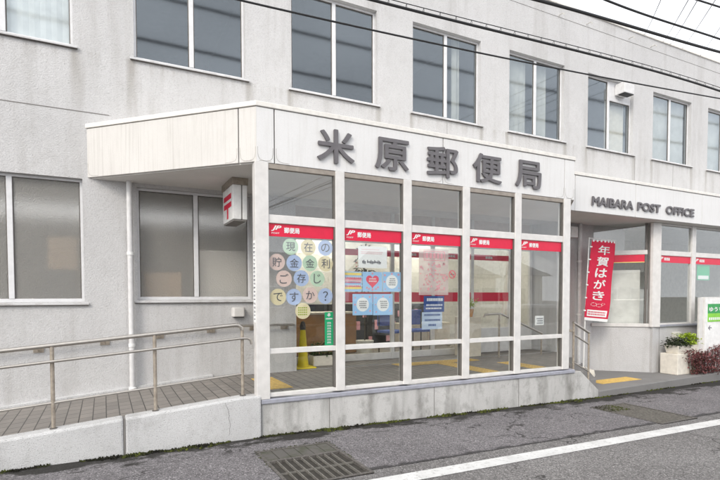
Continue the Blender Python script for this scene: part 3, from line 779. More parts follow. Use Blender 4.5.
def chair(x, y, rz, lab):
    t = thing('waiting_chair', lab, 'chair', (x, y, .456), 'waiting chairs inside the hall')
    c, s_ = math.cos(rz), math.sin(rz)
    def Rt(mb): mb.v = [(x+(px-x)*c-(py-y)*s_, y+(px-x)*s_+(py-y)*c, pz) for px, py, pz in mb.v]; return mb
    b = MB(); b.box(x-.23, x+.23, y-.23, y+.23, .87, .92); obj('seat', Rt(b), 'seatblue', t, bevel=.015)
    b = MB(); b.box(x-.22, x+.22, y+.2, y+.24, 1.0, 1.32); obj('backrest', Rt(b), 'seatblue', t, bevel=.015)
    for i in (-1, 1):
        for j in (-1, 1):
            b = MB(); b.tube([(x+i*.2, y+j*.2, .456), (x+i*.2, y+j*.2, .87 if j < 0 else 1.28)], .014, 8); obj('leg', Rt(b), 'black', t)
chair(5.2, 8.75, .15, 'blue seated chair inside the doors behind the blue notice'); chair(5.85, 8.85, -.1, 'blue seated chair inside the doors right of the blue notice')

# leaf helper and plants ------------------------------------------------
def leaf(mb, c, d, ln, wd, droop=.3):
    d = d.normalized(); u = d.cross(Vector((0, 0, 1))); u = u.normalized() if u.length > .01 else Vector((1, 0, 0))
    a = c; b = c+d*ln*.5; e = c+d*ln-Vector((0, 0, ln*droop))
    mb.add([a, b+u*wd/2, e, b-u*wd/2], [(0, 1, 2), (0, 2, 3)])
def rdir(zmin=-.2): 
    while True:
        v = Vector((random.uniform(-1, 1), random.uniform(-1, 1), random.uniform(zmin, 1)))
        if .1 < v.length < 1: return v.normalized()
# white planter against the inner screen, with greenery
t = thing('planter_box', 'white planter box beside the yellow cone with a leafy plant', 'planter', (3.25, 7.75, DK))
b = MB(); b.prism([(3.03, 7.62), (3.45, 7.62), (3.45, 7.84), (3.03, 7.84)], DK, DK+.17); obj('box', b, 'pot', t, bevel=.01)
b = MB(); b.box(3.05, 3.43, 7.64, 7.82, DK+.1705, DK+.176); obj('soil', b, 'soil', t)
b = MB()
for k in range(260): leaf(b, Vector((random.uniform(3.02, 3.46), random.uniform(7.6, 7.84), DK+.18+random.random()**2*.22)), rdir(), .07, .03)
obj('foliage', b, 'leafgreen', t)
# yellow parking cone
t = thing('traffic_cone', 'yellow cone with a dark tip standing in the porch corner', 'cone', (2.83, 7.55, DK))
b = MB(); b.box(2.66, 3.0, 7.41, 7.75, DK, DK+.025); obj('foot', b, 'yellow', t, bevel=.012)
b = MB(); b.lathe(2.83, 7.58, [(.095, DK+.026), (.088, DK+.06), (.043, 1.06), (.042, 1.07)], 20); obj('body', b, 'yellow', t, smooth=True)
b = MB(); b.lathe(2.83, 7.58, [(.044, 1.071), (.048, 1.13), (.032, 1.19), (.012, 1.21)], 16); obj('tip', b, 'tip', t, smooth=True) if 'tip' in MT else obj('tip', b, 'rust', t, smooth=True)
# tall plant in the hall behind the flowered poster
t = thing('potted_plant', 'tall thin potted plant behind the left edge of the flowered poster', 'plant', (4.35, 8.35, .456))
b = MB(); b.lathe(4.35, 8.35, [(.13, .456), (.17, .76), (.17, .78), (.13, .78)], 18); obj('pot', b, 'pot', t, smooth=True)
b = MB(); b.tube([(4.35, 8.35, .76), (4.36, 8.36, 1.5), (4.33, 8.34, 2.35)], .012, 7)
for k in range(10): 
    z = 1.5+k*.085; d = rdir(.1)*.2; b.tube([(4.35, 8.35, z), (4.35+d.x, 8.35+d.y, z+abs(d.z))], .005, 5)
obj('stem', b, 'stem', t)
b = MB()
for k in range(170): 
    z = random.uniform(1.45, 2.45); d = rdir(-.3); leaf(b, Vector((4.35, 8.35, z))+d*random.uniform(.02, .2), d, .11, .045)
obj('foliage', b, 'leafdark', t)
b = MB()
for k in range(26): 
    c = Vector((4.35, 8.35, random.uniform(1.6, 2.4)))+rdir()*.19
    for q in range(5): leaf(b, c, rdir(), .03, .025, 0)
obj('flowers', b, 'flower', t)
t = thing('potted_plant', 'small green potted plant inside behind the rightmost porch pane', 'plant', (6.2, 7.6, DK))
b = MB(); b.box(6.02, 6.38, 7.45, 7.8, DK, DK+.75); obj('stand', b, 'cream', t, bevel=.01)
b = MB(); b.lathe(6.2, 7.6, [(.07, DK+.751), (.1, DK+.9), (.08, DK+.9)], 14); obj('pot', b, 'wood', t, smooth=True)
b = MB()
for k in range(140): leaf(b, Vector((6.2, 7.6, DK+.95))+rdir(.0)*random.uniform(.02, .17)*1.2, rdir(), .07, .025)
obj('foliage', b, 'leaflime', t)

# ------------------------------------------------------------------ handrails
def rail(mb, pts, r): mb.tube(pts, r, 12)
t = thing('ramp_handrail', 'stainless handrail with three bars along the ramp edge', 'handrail', (-.5, 5.68, .3))
RYr = 5.675
for x in (-3.24, -2.31, -1.39, -.46, .465, 1.388):
    p = MB(); p.tube([(x, RYr, rampz(x)-.005), (x, RYr, 1.135+.084*(x+.45) - (.0 if x < 1.3 else .05))], .0185, 12); o = obj('post', p, 'steel_old', t, smooth=True)
    f = MB(); f.lathe(x, RYr, [(.035, rampz(x)-.004), (.035, rampz(x)+.006), (.02, rampz(x)+.01)], 14); obj('foot_plate', f, 'rust', o)
zt = lambda x: 1.135+.084*(x+.45)
p = MB(); rail(p, [(-8, RYr, zt(-8)), (-2, RYr, zt(-2)), (1.30, RYr, zt(1.30)), (1.345, RYr, zt(1.33)-.005), (1.375, RYr, zt(1.33)-.025), (1.388, RYr, zt(1.33)-.06)], .021); obj('top_rail', p, 'steel', t, smooth=True)
p = MB(); rail(p, [(-8, RYr-.03, zt(-8)-.145), (1.36, RYr-.03, zt(1.36)-.155), (1.44, RYr-.03, zt(1.36)-.155), (1.475, RYr-.03, zt(1.36)-.175), (1.485, RYr-.03, zt(1.36)-.225)], .0145); obj('middle_rail', p, 'steel', t, smooth=True)
p = MB(); rail(p, [(-8, RYr, zt(-8)-.548), (1.385, RYr, zt(1.385)-.562)], .0135); obj('lower_rail', p, 'steel', t, smooth=True)
t = thing('wall_handrail', 'slim handrail bracketed to the wall behind the ramp', 'handrail', (.5, 7.23, 1.0))
wz = lambda x: min(.995+.084*(x+.73), 1.185)
p = MB(); rail(p, [(-8, 7.22, wz(-8)), (1.5, 7.22, wz(1.5)), (2.0, 7.22, wz(2.0)), (2.52, 7.22, 1.18), (2.56, 7.25, 1.18), (2.57, 7.298, 1.18)], .0175); obj('rail', p, 'steel', t, smooth=True)
for x in (-2.2, -1.46, -.73, 0., .66, 1.34, 1.95, 2.42):
    p = MB(); p.box(x-.055, x+.055, 7.285, 7.299, wz(x)-.075, wz(x)-.02); p.tube([(x, 7.22, wz(x)-.015), (x, 7.235, wz(x)-.05), (x, 7.286, wz(x)-.05)], .008, 8); obj('bracket', p, 'steel_old', t)
t = thing('stair_handrail', 'short sloping steel handrail beside the steps right of the porch', 'handrail', (6.9, 5.68, .2))
for x, z0, z1 in ((6.76, .385, 1.17), (7.12, .18, 1.0)):
    p = MB(); p.tube([(x, 5.66, z0-.02), (x, 5.66, z1)], .017, 12); obj('post', p, 'steel_old', t, smooth=True)
for o_, r in ((0, .02), (-.19, .014), (-.64, .013)):
    p = MB(); p.tube([(6.745, 5.66, 1.175+o_), (7.135, 5.66, .99+o_)], r, 12); obj('rail', p, 'steel', t, smooth=True)
p = MB(); p.tube([(6.76, 5.66, 1.02), (6.66, 5.64, 1.05)], .014, 8); p.lathe(6.65, 5.64, [(.028, 1.03), (.028, 1.07)], 10); obj('end_stub', p, 'steel_old', t)
t = thing('stair_handrail', 'steel handrail inside the porch, seen through the fourth pane', 'handrail', (6.6, 7.15, DK))
for x, z1 in ((6.52, 1.27), (7.6, .86)):
    p = MB(); p.tube([(x, 7.12, DK if x < 7 else .3), (x, 7.12, z1)], .018, 12); obj('post', p, 'steel_old', t, smooth=True)
p = MB(); p.tube([(6.15, 7.12, 1.22), (6.18, 7.12, 1.27), (6.55, 7.12, 1.28), (7.62, 7.12, .87)], .02, 12); obj('rail', p, 'steel', t, smooth=True)

# ------------------------------------------------------------------ right wing
wg = thing('side_wing', 'low right wing with angled corner, red band and wide windows', 'building', (14, 6.8, PZ))
A, B_ = (9.25, 7.299), (10.10, 6.44)
lw = MB(); lw.obox(A, (10.03, 6.51), .12, PZ-.2, .96); obj('lower_wall', lw, 'wall', wg)
lw = MB(); lw.box(10.03, 30, 6.45, 6.57, PZ-.2, .96); obj('lower_wall', lw, 'wall', wg)
sl_ = MB(); sl_.obox(A, (10.02, 6.525), .12, .961, 1.03, .03); obj('sill', sl_, 'alu', wg, bevel=.005)
sl_ = MB(); sl_.box(10.195, 30, 6.41, 6.57, .961, 1.0); obj('sill', sl_, 'flash', wg, bevel=.005)
j = MB(); j.box(10.235, 10.242, 6.447, 6.45, PZ, .95); obj('wall_joint', j, 'panel_edge', wg)
cl = MB(); cl.prism([(9.985, 6.44), (10.17, 6.40), (10.19, 6.40), (10.19, 6.58), (10.06, 6.60), (9.97, 6.49)], .962, 3.098); obj('corner_post', cl, 'alu', wg, bevel=.006)
for nm, z0, z1, m, out in (('transom', 2.46, 2.55, 'alu', .006),):
    q = MB(); q.obox((9.27, 7.279), (9.985, 6.56), .06, z0, z1, out); obj(nm, q, m, wg, bevel=.004)
q = MB(); q.obox((9.955, 6.594), (9.985, 6.562), .06, 1.03, 2.459, .004); obj('jamb', q, 'alu_dark', wg)
q = MB(); q.obox((9.955, 6.594), (9.985, 6.562), .06, 2.551, 3.098, .004); obj('jamb', q, 'alu_dark', wg)
for z0, z1 in ((1.031, 2.459), (2.551, 3.098)):
    q = MB(); q.obox((9.265, 7.284), (9.955, 6.594), .006, z0, z1, -.02); obj('pane', q, 'glass', wg)
# front windows of the wing
wx = [10.19, 11.30, 12.55, 13.8, 15.05, 16.3, 17.55, 18.8, 20.05, 21.3, 22.55]
for i in range(len(wx)-1):
    a = wx[i]+(.0 if i == 0 else .14); b = wx[i+1]
    q = MB(); q.box(b, b+.14, 6.425, 6.52, 1.001, 3.098); obj('mullion', q, 'alu', wg, bevel=.004)
    for r0, r1 in ((2.44, 2.54), (3.06, 3.097), (1.001, 1.035)):
        q = MB(); q.box(a, b, 6.44, 6.50, r0, r1); obj('rail', q, 'alu', wg, bevel=.004)
    for z0, z1 in ((1.035, 2.44), (2.54, 3.06)):
        q = MB(); q.box(a, b, 6.465, 6.471, z0, z1); obj('pane', q, 'glass', wg)
q = MB(); q.box(22.69, 30, 6.44, 6.56, .961, 3.098); obj('end_wall', q, 'wall', wg)
# wing canopy slab and fascia
slab = MB(); slab.prism([(7.30, 6.235), (30, 6.235), (30, 7.298), (8.366, 7.298)], 3.115, 3.725); obj('canopy_core', slab, 'panel_edge', wg)
so_ = MB(); so_.prism([(7.30, 6.235), (30, 6.235), (30, 7.298), (8.366, 7.298)], 3.10, 3.114); obj('canopy_soffit', so_, 'soffit', wg)
cuts = [7.29, 7.40, 9.05, 11.22, 13.4, 15.6, 17.8, 20, 24, 30]
for a, b in zip(cuts[:-1], cuts[1:]):
    q = MB(); q.box(a+.006, b-.006, 6.20, 6.2345, 3.105, 3.722); obj('fascia_panel', q, 'panel', wg, bevel=.004)
q = MB(); q.prism([(7.27, 6.185), (30, 6.185), (30, 7.297), (8.38, 7.297)], 3.729, 3.785); obj('coping', q, 'coping', wg, bevel=.006)
# wing interior
ro = MB(); ro.box(9.6, 29.8, 8.6, 8.7, 0, 3.1); ro.box(10.25, 29.8, 6.6, 9.6, -.02, .08); ro.box(10.25, 29.8, 6.6, 9.6, 3.04, 3.09); obj('room', ro, 'room', wg)
q = MB(); q.obox((9.45, 7.35), (10.05, 6.76), .02, 1.0, 2.15); obj('blind', q, 'curtain', wg)
q = MB(); q.box(10.3, 11.0, 6.95, 7.0, .9, 1.75); obj('screen_board', q, 'curtain', wg)
# notice posters inside the wing's glass
def poster(name, lab, cat, box, y, m, parts=(), group=None, th=.003):
    x0, x1, z0, z1 = box; q = MB(); q.box(x0, x1, y, y+th, z0, z1); o = tag(obj(name, q, m), lab, cat, group)
    return o
o = poster('poster', 'green and white poster high behind the right wing window', 'poster', (11.62, 12.1, 1.95, 2.28), 6.50, 'green')
q = MB(); q.box(11.66, 12.06, 6.497, 6.4995, 1.97, 2.05); obj('print', q, 'whitepaper', o)
o = poster('poster', 'small warm coloured poster behind the window beside the wing corner', 'poster', (10.62, 10.92, 1.55, 2.1), 6.9, 'cream')
q = MB(); q.box(10.66, 10.88, 6.895, 6.8995, 1.85, 2.05); obj('print', q, 'flower', o)

# ------------------------------------------------------------------ lettering signs
t = thing('fascia_lettering', 'five dark grey raised characters 米原郵便局 on the porch fascia', 'sign', (4.1, 5.57, 3.2))
for ch, a, b in (('米', 2.272, 2.764), ('原', 3.05, 3.548), ('郵', 3.833, 4.345), ('便', 4.60, 5.125), ('局', 5.39, 5.906)):
    o = text_mesh(ch, (a, b, 3.203, 3.607), 5.572, .020, .017, 'letter', 'character', t)
    st = MB(); cx = (a+b)/2
    for dx, dz in ((-.1, .1), (.1, -.1)): st.box(cx+dx-.004, cx+dx+.004, 5.575, 5.5895, 3.4+dz-.004, 3.4+dz+.004)
    obj('stud', st, 'steel', o)
t = thing('fascia_lettering', 'dark slanted lettering MAIBARA POST OFFICE on the right fascia', 'sign', (9.3, 6.18, 3.23))
for wd, a, b in (('MAIBARA', 7.805, 8.955), ('POST', 9.075, 9.79), ('OFFICE', 9.965, 10.91)):
    text_mesh(wd, (a, b, 3.228, 3.392), 6.184, .016, .036, 'letter', 'word', t, shear=.05)

# postal mark box hung from the soffit
t = thing('postal_sign', 'white hanging sign box with the red postal mark under the canopy', 'sign', (1.56, 6.7, 2.57))
bx0, bx1, by0, by1, bz0, bz1 = 1.464, 1.648, 6.40, 6.98, 2.585, 3.02
b = MB(); b.box(bx0, bx1-.075, by0, by1, bz0, bz1); b.box(bx1-.06, bx1, by0, by1, bz0, bz1); obj('case', b, 'white', t, bevel=.006)
b = MB(); b.box(bx1-.0745, bx1-.0605, by0+.006, by1-.006, bz0+.004, bz1-.004); obj('seam', b, 'panel_edge', t)
b = MB(); b.box(bx0-.01, bx1+.01, by0-.01, by1+.02, bz1+.001, bz1+.086); obj('mount', b, 'rust_plate', t) if 'rust_plate' in MT else obj('mount', b, 'steel_old', t)
b = MB(); b.box(bx0+.01, bx1-.01, by0+.01, by1-.01, bz0-.02, bz0-.001); obj('bottom_plate', b, 'panel_edge', t)
b = MB(); yc = (by0+by1)/2; hw = .21
b.box(bx0-.004, bx0-.0005, yc-hw, yc+hw, 2.86, 2.925); b.box(bx0-.004, bx0-.0005, yc-hw, yc+hw, 2.755, 2.82); b.box(bx0-.004, bx0-.0005, yc-.035, yc+.035, 2.62, 2.755)
obj('postal_mark', b, 'red', t)

# ------------------------------------------------------------------ decals on the porch glass (behind the panes)
DY = FY+.030
names = ['above the round pastel stickers', 'above the white paper notice', 'above the flowered poster', 'over the pane with the inner handrail', 'over the rightmost pane of the porch']
for i, (a, b) in enumerate(gl_edges):
    q = MB(); q.box(a+.001, b-.019, FY+.0165, FY+.0185, 2.296, 2.442)
    o = tag(obj('red_window_band', q, 'red'), 'red strip with white post office writing '+names[i], 'window strip', 'red strips on the porch glass')
    x = a+.035
    text_mesh('JP', (x, x+.125, 2.356, 2.422), FY+.0155, 0, .035, 'white', 'logo', o, shear=.35)
    text_mesh('POST', (x+.005, x+.10, 2.325, 2.342), FY+.0155, 0, .02, 'white', 'logo_text', o)
    text_mesh('郵便局', (x+.155, x+.345, 2.338, 2.406), FY+.0155, 0, .035, 'white', 'lettering', o)
def past(name, c): MT[name] = plain(name, c, .7, var=.05)
past('c_green', (.56, .72, .55)); past('c_yellow', (.82, .72, .48)); past('c_blue', (.47, .57, .80)); past('c_pink', (.78, .60, .55))
circ = [('現', 'green', 1.957, 2.187), ('在', 'yellow', 2.177, 2.189), ('の', 'blue', 2.397, 2.192), ('貯', 'pink', 1.79, 2.003), ('金', 'blue', 2.0, 1.998),
        ('金', 'green', 2.198, 2.0), ('利', 'yellow', 2.40, 2.001), ('ご', 'pink', 1.873, 1.812), ('存', 'blue', 2.087, 1.82), ('じ', 'green', 2.29, 1.818),
        ('で', 'yellow', 1.80, 1.599), ('す', 'blue', 1.994, 1.598), ('か', 'pink', 2.199, 1.62), ('？', 'blue', 2.395, 1.608), ('', 'yellow', 2.105, 1.432)]
for k, (ch, c, x, z) in enumerate(circ):
    q = MB(); q.disc_y(x, z, .096, DY, DY+.002)
    lab = f'{c} round sticker with the character {ch} on the leftmost pane' if ch else 'yellow-green round sticker with small print, lowest on the leftmost pane'
    o = tag(obj('round_sticker', q, 'c_'+c), lab, 'sticker', 'round pastel stickers on the leftmost pane')
    if ch: text_mesh(ch, (x-.055, x+.055, z-.058, z+.058), DY-.0012, 0, .004, 'inkgrey', 'character', o, keep=True)
    else:
        q = MB()
        for r_ in range(4):
            for c_ in range(5): q.box(x-.06+c_*.024, x-.06+c_*.024+.016, DY-.0014, DY-.0004, z-.05+r_*.027, z-.05+r_*.027+.014)
        obj('print', q, 'leaflime', o)
o = poster('green_sticker', 'tall green sticker with white vertical writing at the right of the first pane', 'sticker', (2.385, 2.498, 1.008, 1.413), DY, 'green')
q = MB(); q.prism_y([(2.44, 1.355), (2.468, 1.38), (2.455, 1.38), (2.455, 1.40), (2.428, 1.40), (2.428, 1.38), (2.412, 1.38)], DY-.0014, DY-.0004); obj('arrow', q, 'white', o)
q = MB(); q.box(2.40, 2.485, DY-.0014, DY-.0004, 1.325, 1.34); obj('rule', q, 'white', o)
q = MB()
for k in range(8):
    z = 1.29-k*.034; q.box(2.418, 2.424, DY-.0014, DY-.0004, z-.024, z); q.box(2.46, 2.466, DY-.0014, DY-.0004, z-.024, z); q.box(2.418, 2.466, DY-.0018, DY-.0008, z-.006, z); q.box(2.418, 2.466, DY-.0018, DY-.0008, z-.017, z-.012); q.box(2.438, 2.444, DY-.0022, DY-.0012, z-.024, z)
obj('writing', q, 'white', o)
o = poster('paper_notice', 'white paper notice on the second pane', 'notice', (2.844, 3.258, 1.962, 2.236), DY, 'whitepaper')
q = MB()
for k, (a, b, z) in enumerate(((.05, .3, 2.19), (.04, .36, 2.16), (.04, .33, 2.14))):
    x = 2.844+a
    while x < 2.844+b: q.box(x, x+.008, DY-.0014, DY-.0004, z, z+.009); x += .016
obj('print', q, 'pink', o)
q = MB(); x = 2.90
for k in range(16):
    if k != 3: q.box(x, x+.011, DY-.0014, DY-.0004, 2.02-.008*math.sin(k), 2.055+.01*math.sin(k*2)); q.box(x-.003, x+.015, DY-.0018, DY-.0008, 2.035, 2.041)
    x += .017
obj('handwriting', q, 'inkgrey', o)
def lines(mb, x0, x1, z, n, dz, seedv, h=.010):
    rnd = random.Random(seedv)
    for r_ in range(n):
        x = x0+rnd.uniform(0, .02)
        while x < x1: 
            wdt = rnd.uniform(.006, .014); mb.box(x, x+wdt, DY-.0024, DY-.0016, z-r_*dz, z-r_*dz+h); mb.box(x, x+wdt*.5, DY-.0029, DY-.0021, z-r_*dz-.003, z-r_*dz+h+.003); x += wdt+.006
boxes = [('busy yellow and pink square poster, first of the upper row', 2.637, 2.893, 1.664, 1.912), ('pale blue square poster with a red heart in the middle', 2.903, 3.187, 1.664, 1.914),
         ('pale blue square poster with a white circle, right of the heart', 3.197, 3.464, 1.664, 1.918), ('pale blue square poster with a white circle, left of the lower pair', 2.763, 3.045, 1.367, 1.634), ('pale blue square poster with a white circle, right of the lower pair', 3.053, 3.343, 1.363, 1.634)]
for i, (lab, x0, x1, z0, z1) in enumerate(boxes):
    o = poster('square_poster', lab, 'poster', (x0, x1, z0, z1), DY, 'blueprint', group='pale blue square posters on the second pane')
    cx, cz = (x0+x1)/2, (z0+z1)/2
    rnd = random.Random(i)
    if i >= 2:
        q = MB(); q.disc_y(cx, cz, .088, DY-.0014, DY-.0004); obj('circle', q, 'whitepaper', o)
        q = MB(); lines(q, cx-.05, cx+.05, cz+.035, 4, .026, i); obj('print', q, 'inkgrey', o)
        q = MB()
        for sx, sz in ((-.105, .09), (.10, .10), (-.10, -.10), (.105, -.085), (-.11, 0), (.0, .108)): q.disc_y(cx+sx, cz+sz*.95, rnd.uniform(.008, .016), DY-.0014, DY-.0004, 8)
        obj('ornaments', q, 'pink', o)
    elif i == 1:
        pts = []
        for k in range(40):
            a = 2*math.pi*k/40; pts.append((cx+.092*math.sin(a)**3, cz+.01+.0058*(13*math.cos(a)-5*math.cos(2*a)-2*math.cos(3*a)-math.cos(4*a))))
        q = MB(); q.prism_y(pts, DY-.0014, DY-.0004); obj('heart', q, 'heart', o)
        q = MB(); lines(q, cx-.06, cx+.055, cz+.03, 2, .03, 5, .014); obj('print', q, 'whitepaper', o)
        q = MB()
        for sx, sz in ((-.05, -.09), (.05, -.09), (0, .105), (-.08, -.075), (.08, -.07), (0, -.10)): q.disc_y(cx+sx, cz+sz, .014, DY-.0014, DY-.0004, 8)
        obj('ornaments', q, 'pink', o)
    else:
        for m_, z in (('yellowprint', z1-.045), ('pink', z1-.115), ('yellowprint', z0+.03)):
            q = MB(); q.box(x0+.005, x1-.005, DY-.0012, DY-.0004, z, z+.032); obj('stripe', q, m_, o)
        q = MB(); lines(q, x0+.02, x1-.02, z1-.09, 3, .05, 9, .018); obj('print', q, 'heart', o)
        q = MB(); lines(q, x0+.02, x1-.02, z1-.075, 3, .05, 19, .012); obj('print', q, 'whitepaper', o)
# flowered poster: clear film with a pink frame and sprinkled flower heads (its mascot is left out)
def film(name, c, op):
    m, t, b = new_mat(name); out = t.nodes['Material Output']; tr = node(t, 'ShaderNodeBsdfTransparent'); mx = node(t, 'ShaderNodeMixShader')
    b.inputs['Base Color'].default_value = (*c, 1); b.inputs['Roughness'].default_value = .6; mx.inputs[0].default_value = op
    t.links.new(tr.outputs[0], mx.inputs[1]); t.links.new(b.outputs[0], mx.inputs[2]); t.links.new(mx.outputs[0], out.inputs[0]); return m
MT['film_pink'] = film('printed pink film', (.74, .60, .58), .45)
MT['film'] = film('printed blue film', (.55, .68, .85), .5)
q = MB()
for a, b, c, d in ((3.827, 4.176, 2.205, 2.215), (3.827, 4.176, 2.085, 2.095), (3.827, 3.837, 2.095, 2.205), (4.166, 4.176, 2.095, 2.205)): q.box(a, b, DY, DY+.002, c, d)
bk = MB(); bk.box(3.75, 4.235, DY+.0022, DY+.003, 1.62, 2.245)
o = tag(obj('film_poster', bk, 'film_pink'), 'pale pink film poster with a pink frame and pink flowers on the third pane', 'poster')
obj('frame', q, 'pink', o)
q = MB(); rnd = random.Random(3)
for k in range(5): q.box(3.86+k*.06, 3.90+k*.06, DY, DY+.002, 2.12, 2.18); q.box(3.868+k*.06, 3.892+k*.06, DY-.001, DY+.001, 2.112, 2.19)
obj('heading', q, 'pink', o)
q = MB()
for k in range(52):
    x, z = rnd.uniform(3.77, 4.22), rnd.uniform(1.68, 2.05)
    for a in range(5): q.disc_y(x+.009*math.cos(a*1.257), z+.009*math.sin(a*1.257), .007, DY+a*.0001, DY+.0015+a*.0001, 6)
obj('flowers', q, 'pink', o)
q = MB()
for k in range(26): q.disc_y(rnd.uniform(3.77, 4.22), rnd.uniform(1.68, 2.05), .007, DY+.0006, DY+.002, 6)
obj('buds', q, 'heart', o)
# no smoking roundel
q = MB(); cx, cz = 4.30, 1.905; n = 24
for k in range(n):
    a0, a1 = 2*math.pi*k/n, 2*math.pi*(k+1)/n
    q.prism_y([(cx+.058*math.cos(a0), cz+.058*math.sin(a0)), (cx+.058*math.cos(a1), cz+.058*math.sin(a1)), (cx+.046*math.cos(a1), cz+.046*math.sin(a1)), (cx+.046*math.cos(a0), cz+.046*math.sin(a0))], DY, DY+.002)
s_ = .005; q.prism_y([(cx-.035-s_, cz+.035-s_), (cx-.035+s_, cz+.035+s_), (cx+.035+s_, cz-.035+s_), (cx+.035-s_, cz-.035-s_)], DY-.001, DY+.001)
o = tag(obj('no_smoking_sticker', q, 'heart'), 'small round red no smoking sticker on the third pane', 'sticker')
q = MB(); q.box(cx-.03, cx+.03, DY+.0012, DY+.002, cz-.006, cz+.006); obj('cigarette', q, 'inkgrey', o)
o = poster('blue_notice', 'dark blue notice with white writing on the third pane', 'notice', (3.828, 4.164, 1.39, 1.607), DY, 'navy')
q = MB(); lines(q, 3.86, 4.13, 1.54, 1, .05, 2, .035); lines(q, 3.86, 4.12, 1.475, 2, .045, 12, .018); obj('writing', q, 'whitepaper', o)
q = MB(); q.box(3.80, 4.13, DY, DY+.002, 1.156, 1.388)
o = tag(obj('film_notice', q, 'film'), 'pale blue film notice with dark writing under the dark blue notice', 'notice')
q = MB(); lines(q, 3.83, 4.09, 1.34, 1, .05, 4, .022); lines(q, 3.83, 4.10, 1.27, 1, .05, 6, .022); lines(q, 3.90, 4.03, 1.20, 1, .05, 8, .026); obj('writing', q, 'navy', o)
o = poster('small_sticker', 'small white square sticker on the rightmost pane', 'sticker', (5.872, 6.055, 1.158, 1.298), DY, 'whitepaper')
q = MB(); lines(q, 5.90, 6.03, 1.25, 3, .035, 3, .014); obj('print', q, 'inkgrey', o)
# vertical label on the outer side of the corner post
q = MB(); q.box(1.5242, 1.5268, FY-.005, FY+.085, 1.31, 2.24)
o = tag(obj('post_label', q, 'whitepaper'), 'narrow white vertical label on the side of the corner post', 'label')
q = MB(); rnd = random.Random(2); z = 2.21
while z > 1.34:
    for a in range(3): q.box(1.5228, 1.524, FY+.005+a*.022, FY+.005+a*.022+rnd.uniform(.008, .016), z-rnd.uniform(.012, .03), z)
    z -= .045
obj('writing', q, 'inkgrey', o)

# red bands on the wing glass
segs_b = []
o = None
q = MB(); q.obox((9.27, 7.279), (9.95, 6.599), .002, 2.31, 2.455, -.012); o = tag(obj('red_window_band', q, 'red'), 'plain red strip on the angled window behind the banner', 'window strip', 'red strips on the wing glass')
q = MB(); q.obox((9.27, 7.279), (9.95, 6.599), .002, 2.295, 2.309, -.012); obj('hem', q, 'yellowprint', o)
for i in range(len(wx)-1):
    a = wx[i]+(.0 if i == 0 else .14); b = wx[i+1]
    if a > 16: break
    q = MB(); q.box(a+.001, b-.001, 6.461, 6.463, 2.296, 2.438)
    lab = ('red strip with white writing on the window next to the wing corner post', 'red strip with white writing above the green poster')[i] if i < 2 else 'red strip with white writing on a wing window beyond the frame'
    o = tag(obj('red_window_band', q, 'red'), lab, 'window strip', 'red strips on the wing glass')
    text_mesh('JP', (a+.04, a+.16, 2.345, 2.41), 6.4600, 0, .05, 'white', 'logo', o, shear=.35)
    text_mesh('郵便局', (a+.19, a+.38, 2.335, 2.40), 6.4600, 0, .035, 'white', 'lettering', o)

# ------------------------------------------------------------------ banner
FLY = 6.80
t = thing('banner_flag', 'tall red banner reading 年賀はがき in white beside the entrance', 'banner', (8.45, FLY, PZ))
k_ = 6.8/7.0
def F(px, pz): return (px*k_, 1.6+(pz-1.6)*k_)
(ax, az), (bx, bz), (cx_, cz_), (dx_, dz_) = F(8.86, 2.735), F(9.60, 2.73), F(9.321, 1.06), F(8.655, 1.118)
def fm(u, v, wv=0):
    """banner coordinates: u across 0..1, v up 0..1"""
    x = (dx_*(1-u)+cx_*u)*(1-v)+(ax*(1-u)+bx*u)*v; z = (dz_*(1-u)+cz_*u)*(1-v)+(az*(1-u)+bz*u)*v
    y = FLY+.025*math.sin(u*4+v*3.0)*(.3+u)-.012*math.sin(v*9)*u
    return (x, y-wv, z)
q = MB(); nu, nv = 10, 30
for s_ in (0, 1):
    for j in range(nv+1):
        for i in range(nu+1): q.v.append(fm(i/nu, j/nv, -.002*s_))
for s_ in (0, 1):
    o_ = s_*(nu+1)*(nv+1)
    for j in range(nv):
        for i in range(nu): 
            a = o_+j*(nu+1)+i; f_ = (a, a+1, a+nu+2, a+nu+1); q.f.append(f_)
cloth = obj_raw('cloth', q.v, q.f, 'redflag', t); cloth.data.shade_smooth()
for i, ch in enumerate('年賀はがき'):
    vc = .885-i*.142
    text_mesh(ch, (.27, .73, vc-.058, vc+.058), 0, 0, .02, 'white', 'character', t, tf=lambda u, v, w_: fm(u, v, .004+w_))
def fpatch(u0, u1, v0, v1, m, name, dw=.003, n=6):
    q = MB()
    for j in range(n+1):
        for i in range(n+1): q.v.append(fm(u0+(u1-u0)*i/n, v0+(v1-v0)*j/n, dw))
    for j in range(n):
        for i in range(n): a = j*(n+1)+i; q.f.append((a, a+1, a+n+2, a+n+1))
    return obj_raw(name, q.v, q.f, m, t)
fpatch(.10, .92, .055, .135, 'whitepaper', 'label_panel'); 
q = MB(); rnd = random.Random(8)
u = .14
while u < .86:
    wdt = rnd.uniform(.025, .05)
    for v0 in (.072, .10): q.add([fm(u, v0, .005), fm(u+wdt, v0, .005), fm(u+wdt, v0+.018, .005), fm(u, v0+.018, .005)], [(0, 1, 2, 3)])
    u += wdt+.02
obj('label_print', q, 'redflag', t)
fpatch(.0, 1., .0, .035, 'whitepaper', 'bottom_strip')
q = MB()
for cx2, cv, rx, rv in ((.36, .205, .13, .022), (.58, .195, .12, .02), (.72, .215, .07, .012)):
    for k in range(22):
        if k % 5 == 4: continue
        a0, a1 = 2*math.pi*k/22, 2*math.pi*(k+.8)/22
        q.add([fm(cx2+rx*math.cos(a0), cv+rv*math.sin(a0), .004), fm(cx2+rx*math.cos(a1), cv+rv*math.sin(a1), .004), fm(cx2+rx*.86*math.cos(a1), cv+rv*.80*math.sin(a1), .004), fm(cx2+rx*.86*math.cos(a0), cv+rv*.80*math.sin(a0), .004)], [(0, 1, 2, 3)])
